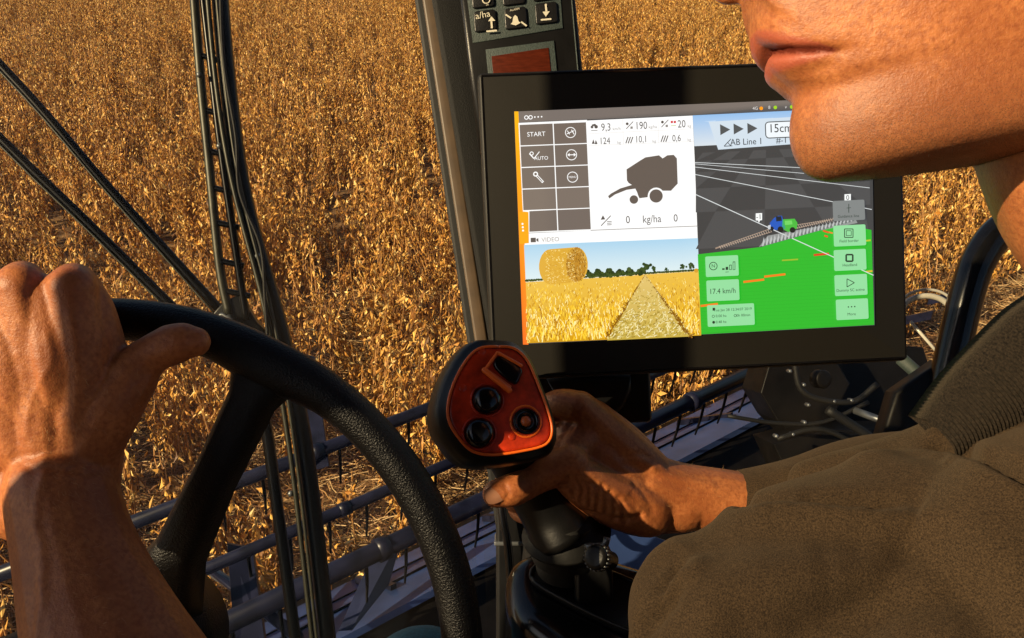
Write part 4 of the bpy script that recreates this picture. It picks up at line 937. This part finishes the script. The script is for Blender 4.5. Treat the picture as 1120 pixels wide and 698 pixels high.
# ------------------------------------------------------------------ the driver
def ell(c, ax, ay, az, seg=24): return ball(c, 1, seg, [ax, ay, az])
def head_mesh():
    D = .362; S_ = D/900; XE = 1160
    prof = np.array([(-240, 905), (-215, 872), (-200, 858), (-170, 845), (-140, 838), (-125, 842), (-112, 848), (-98, 842), (-80, 828), (-60, 808), (-45, 795), (-34, 786), (-26, 785), (-18, 791), (-11, 806), (-5, 817), (0, 821.5), (8, 823), (15, 822.5), (25, 823.5), (33, 824), (39, 825), (45, 829), (50, 835), (54, 846), (58, 847), (62, 840), (68, 839), (74, 841), (80, 845.5), (88, 855), (95, 864), (101, 869), (107, 871), (114, 870), (122, 868), (132, 866.5), (142, 866), (152, 866.5), (164, 869), (174, 873), (182, 878), (189, 885), (195, 894), (200, 905)], float)
    base = np.array([(-240, 905), (-200, 860), (-150, 852), (-100, 868), (-60, 872), (-20, 866), (0, 862), (40, 864), (80, 870), (110, 876), (150, 876), (175, 882), (190, 894), (200, 912)], float)
    wid = np.array([(-240, 52), (-200, 60), (-150, 66), (-100, 69), (-50, 69), (0, 66), (50, 62), (90, 58.5), (120, 56), (150, 53.5), (170, 51.5), (185, 49), (194, 45), (200, 38)], float)
    nexp = np.array([(-240, 2.1), (-100, 2.25), (0, 2.15), (80, 2.05), (140, 1.95), (200, 1.8)], float)
    I = lambda t, v: np.interp(v, t[:, 0], t[:, 1])
    vs = np.concatenate([np.linspace(-240, -20, 60), np.linspace(-18, 200, 180)]); NS = 220; rings = []
    up, fw, lt = U_, -R_, -F_
    def pt(x, y, l): return P(x, y, D)+lt*l
    for v in vs:
        k = np.interp(v, [-60, 200], [0, .17]); w_ = I(wid, v)/1000; ne = I(nexp, v); xb = I(base, v); ring = []
        for i in range(NS):
            a = 2*math.pi*i/NS-math.pi
            # a=0 faces forward
            fa = abs(a)
            if fa <= math.pi/2:
                l = w_*math.sin(fa)**(2/ne)*np.sign(a); dep = math.cos(fa)**(2/ne)
            else:
                l = w_*math.sin(fa)*np.sign(a); dep = -abs(math.cos(fa))*.35
            al = abs(l)*1000
            # features fade sideways; lips narrow to the mouth's corner at 26 mm
            v0 = v; v = v-.75*min(al, 30)*float(np.interp(v, [-6, 22, 75, 125], [0, 1, 1, 0]))
            if v < -6: sg = np.interp(v, [-150, -110, -60, -20, -6], [40, 9, 11, 15, 16]); d = (np.interp(v, prof[:, 0], prof[:, 1])-xb)*math.exp(-(al/sg)**2.4)
            elif v < 86:
                tp = math.sqrt(max(.0, 1-(al/27)**2))*.93+.07; vv = 55+(v-55)/tp if al < 27 else 55+(v-55)*12
                full = np.interp(np.clip(vv, -6, 112), prof[:, 0], prof[:, 1])-xb
                plain = np.interp(v, [-6, 20, 55, 86], [817, 828, 842, 856])-xb
                lip = math.exp(-(al/24)**4); d = (full*lip+plain*(1-lip))*math.exp(-(al/34)**3)
                d = full*lip+plain*(1-lip)*math.exp(-(al/36)**3)
                d += 9*math.exp(-((al-27)/4.5)**2-((v-57)/6)**2)                      # dimple at the corner
            else: sg = np.interp(v, [86, 110, 150, 200], [30, 27, 30, 34]); d = (np.interp(v, prof[:, 0], prof[:, 1])-xb)*math.exp(-(al/sg)**2.6)
            xf = XE-(XE-xb)*dep if dep > 0 else XE-dep*260
            x = xf+d*(1 if dep > 0 else 0)
            v = v0
            ring.append(pt(x, v-k*(x-890)*(1 if x > 890 else .3), l))
        rings.append(np.array(ring))
    # close under the jaw and at the top
    last = rings[-1]; c = last.mean(0)
    for s, dz in ((.92, .0009), (.8, .0018), (.5, .0030), (.05, .0034)): rings.append(c+(last-c)*s-up*dz)
    first = rings[0]; c = first.mean(0); rings = [c+(first-c)*.05+up*.005]+rings
    V0, F0 = loft(rings)
    pieces = [(V0, F0)]
    cr = P(1105, -165, D); pieces.append(ell(cr, fw*.098, lt*.074, up*.088, 40))
    pieces.append(ell(P(1140, -20, D), fw*.085, lt*.062, up*.062, 32))
    for s in (1, -1):                                              # ears, brows, cheekbones, nostrils, neck muscles
        e = P(1150, -70, D)+lt*s*.073
        ear = [e+up*.005-fw*-.006, e+up*.025+fw*.002+lt*s*.006, e+up*.030-fw*.014+lt*s*.012, e+up*.015-fw*.026+lt*s*.014, e-up*.012-fw*.018+lt*s*.010, e-up*.030-fw*.004+lt*s*.003]
        pieces.append(tube(ear, [.004, .0045, .005, .005, .005, .006], 10, 5, caps='round')); pieces.append(ell(e-fw*.008+lt*s*.004, fw*.013, lt*.004, up*.022, 14))
        pieces.append(tube([P(838, -140, D)+lt*s*.006, P(850, -146, D)+lt*s*.028, P(885, -135, D)+lt*s*.048], [.007, .008, .006], 10, 5, caps='round'))
        pieces.append(ell(P(905, -60, D)+lt*s*.040, fw*.020, lt*.020, up*.016, 16))
        pieces.append(ell(P(806, -22, D)+lt*s*.011, fw*.009, lt*.006, up*.007, 14))
    V, Fc = fuse(pieces, .0013, 7, .5)
    X = V-CAM
    return V, Fc
def lateral(V, D=.362): return -((V-CAM)@F_)+D          # towards the viewer
def sheetxy(V, D=.362):
    X = V-CAM; return 560+900*(X@R_)/D, 349-900*(X@U_)/D
def smoothstep(x, a, b): t = np.clip((x-a)/(b-a), 0, 1); return t*t*(3-2*t)

def person():
    rt = root('person', P(1190, 900, .42)-[0, 0, .3], 'driver in a brown woven jacket, hands on the wheel and joystick, looking left', 'person')
    allV, allF, tint = [], [], []
    n0 = 0
    def push(V, Fc, T=None):
        nonlocal n0
        allV.append(V); allF.extend([tuple(int(i)+n0 for i in f) for f in Fc]); tint.append(T if T is not None else np.zeros((len(V), 3))); n0 += len(V)
    # head --------------------------------------------------------
    V, Fc = head_mesh()
    x, y = sheetxy(V); l = lateral(V)*1000
    def mouth_y(y, al): return y-.75*np.minimum(al, 30)*np.interp(y, [-6, 22, 75, 125], [0, 1, 1, 0])
    # eye sockets
    for s in (1, -1): V = stroke(V, Fc, [P(856, -112, .362)-F_*s*.020, P(868, -112, .362)-F_*s*.034], .010, -.006)
    V = stroke(V, Fc, [P(815, -10, .362)-F_*.016, P(838, 12, .362)-F_*.028, P(868, 52, .362)-F_*.034], .0035, -.0008)
    V = stroke(V, Fc, [P(815, -10, .362)+F_*.016, P(838, 12, .362)+F_*.028, P(868, 52, .362)+F_*.034], .0035, -.0008)
    x, y = sheetxy(V); al = np.abs(lateral(V)*1000); N_ = normals(V, Fc)
    y = mouth_y(y, al); V = V-N_*(.0008*np.exp(-((y-56)/4)**2)*(1-smoothstep(al, 24, 30))*(1-smoothstep(x, 905, 925)))[:, None]
    x, y = sheetxy(V); al = np.abs(lateral(V)*1000); yr = y; y = mouth_y(y, al)
    tp = np.sqrt(np.clip(1-(al/27.5)**2, 0, 1)); front = x < 915
    up_ = 55-23*tp+4*np.exp(-(al/4)**2); lo = 55+27*tp
    lips = smoothstep(y, up_-2, up_+3)*(1-smoothstep(y, lo-4, lo+2))*(tp > .05)*front
    dark = 2.0*np.exp(-((y-56)/3.2)**2)*(1-smoothstep(al, 25, 30))*front  # mask for the painted shade in the lip crease
    y = yr; beard_jaw_shade = smoothstep(y, 60, 150)*(1-smoothstep(x, 1090, 1180))*(1-smoothstep(y, 300, 340))*np.clip(.45+.6*smoothstep(y, 120, 190), 0, 1)  # stubble mask, stronger low on the jaw to paint its underside shade
    beard_jaw_shade = np.maximum(beard_jaw_shade, .45*np.exp(-((y-14)/14)**2)*(x < 900))*(1-lips)
    T = np.stack([np.clip(lips*.8, 0, 1), beard_jaw_shade, np.clip(dark, 0, 1)], 1); push(V, Fc, T)
    headV, headF = V, Fc; beardw = beard_jaw_shade
    # neck and hidden trunk ----------------------------------------
    nk = [tube([P(1190, 30, .365), P(1228, 180, .37), P(1290, 275, .38), P(1370, 400, .395), P(1420, 540, .41)], [.056, .055, .056, .06, .07], 30, 6, caps='round'),
          tube([P(1250, 110, .325), P(1270, 200, .33), P(1310, 290, .34), P(1370, 380, .36)], [.014, .015, .015, .015], 14, 6, caps='round'),
          ell(P(1130, 225, .375), R_*.010, F_*.011, U_*.014, 14),
          tube([P(1400, 560, .39), P(1380, 700, .45), P(1330, 720, .55)], [.05, .06, .05], 20, 5, caps='round')]
    V, Fc = fuse(nk, .003, 5); push(V, Fc, np.stack([np.zeros(len(V)), .25*np.ones(len(V)), np.zeros(len(V))], 1))
    # left arm: forearm up from below, hand over the top of the rim --------
    T_ = lambda pts, rs, **k: tube([P(*p) for p in pts], rs, 18, 6, caps='round', **k)
    pcs = [T_([(66, 535, .405), (82, 600, .398), (108, 680, .388), (150, 780, .375), (230, 930, .36)], [.0255, .0275, .0335, .041, .044]),
           T_([(62, 545, .412), (62, 500, .415), (60, 470, .414)], [.0245, .0235, .024]), T_([(90, 545, .408), (96, 500, .412), (96, 465, .41)], [.017, .0165, .018]),
           T_([(26, 555, .41), (22, 500, .415), (20, 470, .412)], [.017, .0165, .017]),
           # metacarpals
           T_([(86, 480, .408), (88, 400, .400), (78, 322, .394)], [.0165, .0145, .0115]), T_([(56, 480, .404), (40, 400, .397), (22, 320, .391)], [.0165, .014, .0115]),
           T_([(30, 485, .405), (2, 410, .396), (-32, 335, .392)], [.016, .0135, .011]), T_([(8, 490, .408), (-40, 425, .402), (-82, 362, .400)], [.015, .0125, .010]),
           T_([(72, 470, .408), (66, 400, .397), (50, 328, .396)], [.0145, .0145, .0125]), T_([(36, 480, .406), (20, 405, .396), (-4, 333, .394)], [.0145, .0145, .0120]),
           T_([(66, 450, .401), (58, 400, .396), (50, 350, .394)], [.0095, .0105, .0095]),
           T_([(60, 460, .414), (30, 410, .412), (20, 370, .410)], [.02, .02, .018]), T_([(118, 440, .412), (108, 395, .410), (99, 345, .405), (92, 322, .405)], [.0165, .0145, .012, .010])]
    for (kx, ky, kd), ex, r in (((78, 317, .394), 94, .0098), ((22, 315, .391), 30, .0100), ((-32, 331, .392), -34, .0095), ((-82, 358, .400), -92, .0085)):
        pcs.append(T_([(kx, ky, kd), (kx+3, ky-5, kd+.010)], [.0118, .0112]))
        pcs.append(T_([(kx, ky-1, kd), ((kx+ex)/2, ky-5, kd+.025), (ex, ky+2, kd+.048)], [r*1.12, r, r*.95]))
        pcs.append(T_([(ex, ky+2, kd+.048), (ex+1, ky+24, kd+.068), (ex+1, ky+50, kd+.068)], [r*.97, r*.9, r*.88]))
        pcs.append(T_([(ex+1, ky+50, kd+.068), (ex, ky+72, kd+.058), (ex, ky+82, kd+.050)], [r*.88, r*.82, r*.75]))
    # thumb along the front of the rim, web
    pcs += [T_([(92, 490, .410), (118, 445, .408), (142, 412, .410)], [.0175, .0165, .0138]), T_([(142, 410, .410), (166, 388, .411), (188, 377, .412)], [.0135, .0100, .0105]),
            T_([(188, 377, .412), (202, 374, .413), (213, 374, .414)], [.0104, .0098, .0078]),
            T_([(96, 385, .408), (120, 408, .409), (140, 410, .410)], [.009, .0085, .009])]
    V, Fc = fuse(pcs, .0012, 5, .5)
    V = pstroke(V, Fc, [(84, 470), (88, 400), (77, 330)], .0035, .0007); V = pstroke(V, Fc, [(54, 470), (42, 400), (22, 325)], .0032, .0005)
    V = pstroke(V, Fc, [(66, 440), (66, 390), (52, 320)], .0052, -.0004); V = pstroke(V, Fc, [(28, 440), (12, 390), (0, 330)], .005, -.0004)
    V = pstroke(V, Fc, [(24, 480), (40, 430), (58, 395), (50, 360)], .0016, .0004)
    for k in range(4): V = pstroke(V, Fc, [(172+4.5*k, 368+k*.5), (174+4.5*k, 375), (173+4.5*k, 382)], .0009, -.00035)
    for k in range(3): V = pstroke(V, Fc, [(20+30*k, 505+k*4), (35+30*k, 511+k*3), (50+30*k, 509+k*3)], .0016, -.0006)
    for k in range(3): V = pstroke(V, Fc, [(148+3*k, 420+5*k), (156+2*k, 410+4*k), (162+2*k, 400+4*k)], .0012, -.0006)
    V = pstroke(V, Fc, [(40, 698), (46, 620), (40, 560), (52, 500)], .0024, .0009); push(V, Fc); lhV, lhF = V, Fc
    # hidden part of the left arm up to the shoulder
    V, Fc = fuse([T_([(230, 930, .36), (420, 1010, .345), (640, 980, .34)], [.044, .046, .048]), T_([(640, 980, .345), (920, 890, .38), (1200, 690, .40)], [.046, .045, .050])], .005, 4); push(V, Fc)
    # right arm ------------------------------------------------------
    pcs = [T_([(700, 532, .588), (745, 542, .594), (800, 552, .602), (880, 575, .615), (990, 610, .63)], [.0250, .0235, .0250, .032, .038]),
           T_([(705, 552, .586), (745, 552, .59)], [.021, .020]),
           # metacarpals and back of the hand
           T_([(706, 518, .586), (672, 482, .574), (634, 446, .564)], [.0185, .0155, .0120]), T_([(712, 522, .600), (682, 486, .594), (650, 456, .588)], [.0185, .0155, .0125]),
           T_([(712, 536, .608), (684, 510, .606), (650, 486, .604)], [.0175, .015, .012]), T_([(710, 552, .612), (686, 532, .614), (655, 515, .612)], [.0165, .014, .011]),
           T_([(690, 530, .584), (655, 500, .574), (628, 480, .570)], [.021, .020, .015]),
           # index finger round the grip
           T_([(634, 446, .564), (612, 442, .572), (590, 452, .585)], [.0118, .0105, .010]), T_([(590, 452, .585), (560, 480, .59), (548, 505, .580)], [.010, .0095, .009]),
           T_([(650, 456, .588), (620, 462, .603), (588, 478, .610)], [.012, .0108, .010]), T_([(588, 478, .610), (560, 510, .605), (556, 532, .585), (564, 548, .570)], [.010, .0095, .009, .0085]),
           T_([(650, 486, .604), (622, 496, .618), (594, 512, .620)], [.0118, .0105, .0098]), T_([(594, 512, .620), (570, 538, .610), (568, 556, .590), (578, 563, .573)], [.0098, .009, .0085, .0078]),
           T_([(655, 515, .612), (632, 528, .624), (606, 542, .622)], [.0105, .0095, .009]), T_([(606, 542, .622), (586, 562, .610), (588, 572, .592)], [.009, .0085, .0075]),
           # heel of the hand and thumb
           T_([(706, 556, .580), (672, 545, .568), (640, 528, .556), (616, 510, .548)], [.0205, .0200, .0170, .0135]),
           T_([(712, 568, .588), (692, 566, .584), (664, 556, .580)], [.0125, .0125, .0110]),
           T_([(622, 508, .549), (600, 516, .543), (578, 528, .538)], [.0145, .0118, .0100]), T_([(578, 528, .538), (560, 536, .534), (543, 540, .531)], [.0104, .0108, .0092]),
           T_([(640, 478, .566), (626, 492, .558), (612, 507, .552)], [.0135, .0130, .0125])]
    V, Fc = fuse(pcs, .0013, 5, .5)
    for k, (a, b, c) in enumerate([((613, 530), (621, 534), (628, 541)), ((622, 523), (628, 533), (627, 546)), ((631, 523), (638, 535), (635, 551)), ((640, 525), (647, 538), (645, 556)), ((649, 528), (657, 542), (653, 561)), ((659, 532), (665, 546), (664, 564)), ((668, 538), (673, 551), (672, 570)), ((677, 545), (682, 556), (684, 575))]):
        V = pstroke(V, Fc, [a, b, c], .0017, -.0014)
    for a, b, c in (((680, 500), (700, 497), (716, 502)), ((684, 508), (702, 512), (718, 522)), ((692, 540), (703, 552), (712, 560)), ((688, 548), (698, 558), (704, 572)), ((694, 528), (706, 540), (716, 560))): V = pstroke(V, Fc, [a, b, c], .0026, -.0006)
    V = pstroke(V, Fc, [(640, 560), (672, 570), (700, 566)], .0026, -.0022)
    V = pstroke(V, Fc, [(700, 505), (672, 478), (640, 445)], .0038, .0010); V = pstroke(V, Fc, [(716, 512), (740, 520), (780, 530)], .004, .0008)
    V = pstroke(V, Fc, [(625, 463), (617, 473), (612, 487)], .003, -.0010)
    for k in range(3): V = pstroke(V, Fc, [(571+4*k, 518-k), (574+4*k, 527), (573+4*k, 538)], .0010, -.0006)
    V = pstroke(V, Fc, [(552, 531), (556, 539), (553, 549)], .0014, -.0008)
    push(V, Fc); rhV, rhF = V, Fc
    V, Fc = fuse([T_([(990, 610, .63), (1150, 640, .64), (1260, 660, .60)], [.038, .045, .055])], .005, 4); push(V, Fc)
    body = build('body', np.concatenate(allV), allF, 'skin', rt, attr={'tint': np.concatenate(tint)})
    # thumb nail ------------------------------------------------------
    def nail(c, ax, ay, n, w_, h_):
        g = []; Fq = []
        for j in range(9):
            for i in range(9):
                u, v = i/4-1, j/4-1; e = max(0, (abs(u)**3+abs(v)**3)-.9)
                sc = 1 if abs(u)**3+abs(v)**3 < 1 else (1/(abs(u)**3+abs(v)**3))**(1/3)
                g.append(c+ax*u*sc*w_+ay*v*sc*h_-n*(w_*.38*(u*sc)**2+h_*.10*(v*sc)**2))
        m_ = len(g); g = g+[q-n*.0008 for q in g]
        for j in range(8):
            for i in range(8): Fq.append((j*9+i, j*9+i+1, j*9+i+10, j*9+i+9)); Fq.append(tuple(m_+k for k in (j*9+i+9, j*9+i+10, j*9+i+1, j*9+i)))
        return g, Fq
    nn = nrm(-F_*.86-R_*.22+U_*.20); ay = nrm(P(541, 540.5, .531)-P(578, 528, .538)); ax = nrm(np.cross(nn, ay)); nn = nrm(np.cross(ay, ax)); nn = nn if nn@F_ < 0 else -nn
    # place on the thumb tip's surface
    X = rhV-CAM; z = X@F_; px = 560+900*(X@R_)/z; py = 349-900*(X@U_)/z
    near = np.where((px-539)**2+(py-540)**2 < 9)[0]; s0 = rhV[near[np.argmin(z[near])]]
    build('thumbnail', *nail(s0+nn*.0006, ax, ay, nn, .0054, .0064), 'nail', rt)
    # eyes
    for s in (1, -1):
        c = P(879, -112, .362)-F_*s*.031; e = build('eye', *ball(c, .0118, 20), 'eye_white', rt); build('iris', *ball(c-R_*.0078, .0055, 14, [R_*.0048, U_*.0055, F_*.0055]), 'iris', e)
    # hair
    D = .362; hp = [ell(P(1135, -190, D), R_*.103, F_*.081, U_*.092, 40), ell(P(1200, -120, D), R_*.085, F_*.074, U_*.085, 30)]
    hv, hf = fuse(hp, .004, 3); hx, hy = sheetxy(hv)
    hv, hf = hv, hf
    r_ = np.random.default_rng(9); Nn = normals(hv, hf); hv = hv+Nn*(r_.normal(size=len(hv))*.0009)[:, None]
    build('hair', hv, hf, 'hair', rt)
    # fine hairs catching the sun on forearms, stubble on the jaw
    def hairs(name, V, Fc, n, sel, L, r0, dirf, m):
        N = normals(V, Fc); idx = np.where(sel)[0]; idx = r_.choice(idx, min(n, len(idx)), replace=False); mb = MB()
        for i in idx:
            d = nrm(dirf+N[i]*r_.uniform(.3, .9)+r_.normal(size=3)*.35); l_ = L*r_.uniform(.5, 1.1); p = V[i]-N[i]*.0003; b_ = nrm(np.cross(d, N[i]+.01))
            q = p+d*l_*.5+N[i]*l_*.12; e = p+d*l_; s_ = np.cross(d, b_)
            mb.add([p+b_*r0, p-b_*r0*.5+s_*r0*.8, p-b_*r0*.5-s_*r0*.8, q+b_*r0*.7, q-b_*r0*.35+s_*r0*.55, q-b_*r0*.35-s_*r0*.55, e], [(0, 1, 4, 3), (1, 2, 5, 4), (2, 0, 3, 5), (3, 4, 6), (4, 5, 6), (5, 3, 6)])
        o = mb.out(name, m, rt); o['kind'] = 'stuff'
    X = lhV-CAM; z = X@F_; px = 560+900*(X@R_)/z; py = 349-900*(X@U_)/z; Nl = normals(lhV, lhF)
    hairs('arm_hair', lhV, lhF, 380, (py > 400) & (py < 720) & ((-F_@Nl.T) > -.1) & (px > 20) & (r_.random(len(px)) < np.exp(-((px-70)/50)**2)), .0065, .000045, -U_*.6+R_*.3, 'arm_hair')
    X = rhV-CAM; z = X@F_; px = 560+900*(X@R_)/z; py = 349-900*(X@U_)/z
    hairs('arm_hair', rhV, rhF, 170, (px > 720) & (py < 555), .005, .00005, R_*.1-U_*.2, 'arm_hair')
    x, y = sheetxy(headV)
    hairs('stubble', headV, headF, 5200, (r_.random(len(x)) < beardw*1.2) & (lateral(headV) > -.02), .0013, .00005, R_*.35-U_*.8, 'hair')
    # ------------------------------------------------------------ clothes
    J = []
    tj = lambda pts, rs, **k: tube([P(*p) for p in pts], rs, 28, 6, caps='round', **k)
    # right sleeve reaching to the wrist
    J.append(tj([(797, 555, .606), (870, 560, .60), (970, 562, .59), (1110, 600, .56), (1250, 640, .52)], [.0285, .041, .058, .075, .085]))
    # loose front and left sleeve nearer the viewer
    J.append(tj([(790, 672, .400), (860, 660, .40), (960, 650, .41), (1100, 650, .42)], [.046, .056, .066, .078]))
    J.append(tj([(772, 780, .385), (860, 800, .385), (1000, 790, .38), (1200, 700, .38)], [.046, .06, .075, .085]))
    J.append(tj([(1200, 640, .37), (960, 860, .36), (640, 990, .345), (560, 1010, .345)], [.075, .075, .062, .060]))
    J.append(tj([(1120, 560, .44), (1180, 640, .46), (1300, 900, .46)], [.055, .10, .14]))
    J.append(tj([(900, 540, .48), (1010, 522, .455), (1120, 510, .435), (1260, 492, .415), (1400, 470, .41)], [.020, .030, .045, .06, .07]))
    V, Fc = fuse(J, .0028, 14, .6)
    N = normals(V, Fc)
    for pts, s_, a_ in (([(800, 541), (850, 541), (905, 545), (965, 550), (1010, 556)], .0055, -.0042), ([(835, 552), (890, 556), (960, 566), (1010, 575)], .008, .0032),
                        ([(1022, 486), (1060, 497), (1125, 530)], .0035, -.0050), ([(1010, 498), (1060, 510), (1110, 540)], .007, .003), ([(1020, 474), (1070, 484), (1120, 512)], .006, .002),
                        ([(712, 640), (722, 622), (726, 610)], .004, -.005), ([(700, 690), (722, 660), (735, 640)], .0045, -.0055), ([(720, 606), (770, 585), (850, 578), (930, 590)], .014, -.004),
                        ([(735, 640), (745, 622), (760, 612)], .007, .003), ([(760, 698), (790, 650), (850, 628), (940, 630)], .013, .004), ([(880, 698), (960, 660), (1060, 650)], .012, -.004),
                        ([(960, 505), (1010, 520), (1060, 560), (1100, 620)], .014, .003), ([(860, 515), (920, 500), (990, 492)], .009, .002), ([(1000, 600), (1050, 640), (1090, 698)], .010, -.004)):
        V = pstroke(V, Fc, pts, s_, a_*1.4, N)
    nz = np.zeros(len(V))
    for f, a_ in ((38, .0016), (85, .0007)):
        k = r_.normal(size=(6, 3)); 
        for q in k: nz += a_*np.sin(V@(nrm(q)*f)+q[0]*9)/2
    V = V+N*nz[:, None]
    jk = build('jacket', V, Fc, 'jacket', rt)
    # ribbed collar: a thick stand of rings round the neck front, drawn as fine parallel cords
    def rows(u):
        return None
    A = [(1008, 458, .44), (1040, 415, .435), (1075, 378, .425), (1125, 332, .41), (1200, 290, .40)]     # outer (upper left) edge
    B = [(1030, 510, .435), (1080, 490, .425), (1130, 470, .415), (1190, 450, .405), (1280, 410, .40)]
    a = np.array(catmull([P(*q) for q in A], 10)); b = np.array(catmull([P(*q) for q in B], 10)); V = []; Fq = []
    NU = 460
    for t in np.linspace(0, 1, NU):
        s_ = t*(len(a)-1); i = min(int(s_), len(a)-2); f = s_-i; p = a[i]*(1-f)+a[i+1]*f; q = b[i]*(1-f)+b[i+1]*f
        rib = .0007*math.sin(t*2*math.pi*46)
        for v in np.linspace(0, 1, 14):
            V.append(p*(1-v)+q*v-F_*(.022*math.sin(v*math.pi*.9+.15)**.8+rib*min(1, 6*v+.15)))
    for i in range(NU-1):
        for j in range(13): Fq.append((i*14+j, i*14+j+1, (i+1)*14+j+1, (i+1)*14+j))
    V = np.array(V); m_ = len(V); V2 = V+F_*.02
    Fq2 = Fq+[tuple(m_+k for k in f[::-1]) for f in Fq]+[(i*14, (i+1)*14, m_+(i+1)*14, m_+i*14) for i in range(NU-1)]
    M['knit'] = cloth_mat('knit', (.004, .003, .002), (.040, .029, .019), 800, .0006, 300, (0, 0, 0), .05)
    build('collar', np.concatenate([V, V2]), Fq2, 'knit', rt)
    # trousers: the thighs, one knee showing at the bottom
    V, Fc = fuse([tube([P(462, 757, .60), P(620, 840, .58), P(900, 980, .52), P(1200, 1050, .47)], [.047, .062, .08, .10], 24, 6, caps='round'), tube([P(780, 900, .68), P(1000, 960, .64), P(1250, 1020, .56)], [.055, .075, .10], 24, 6, caps='round')], .005, 6)
    build('trousers', V, Fc, 'jeans', rt)
person()
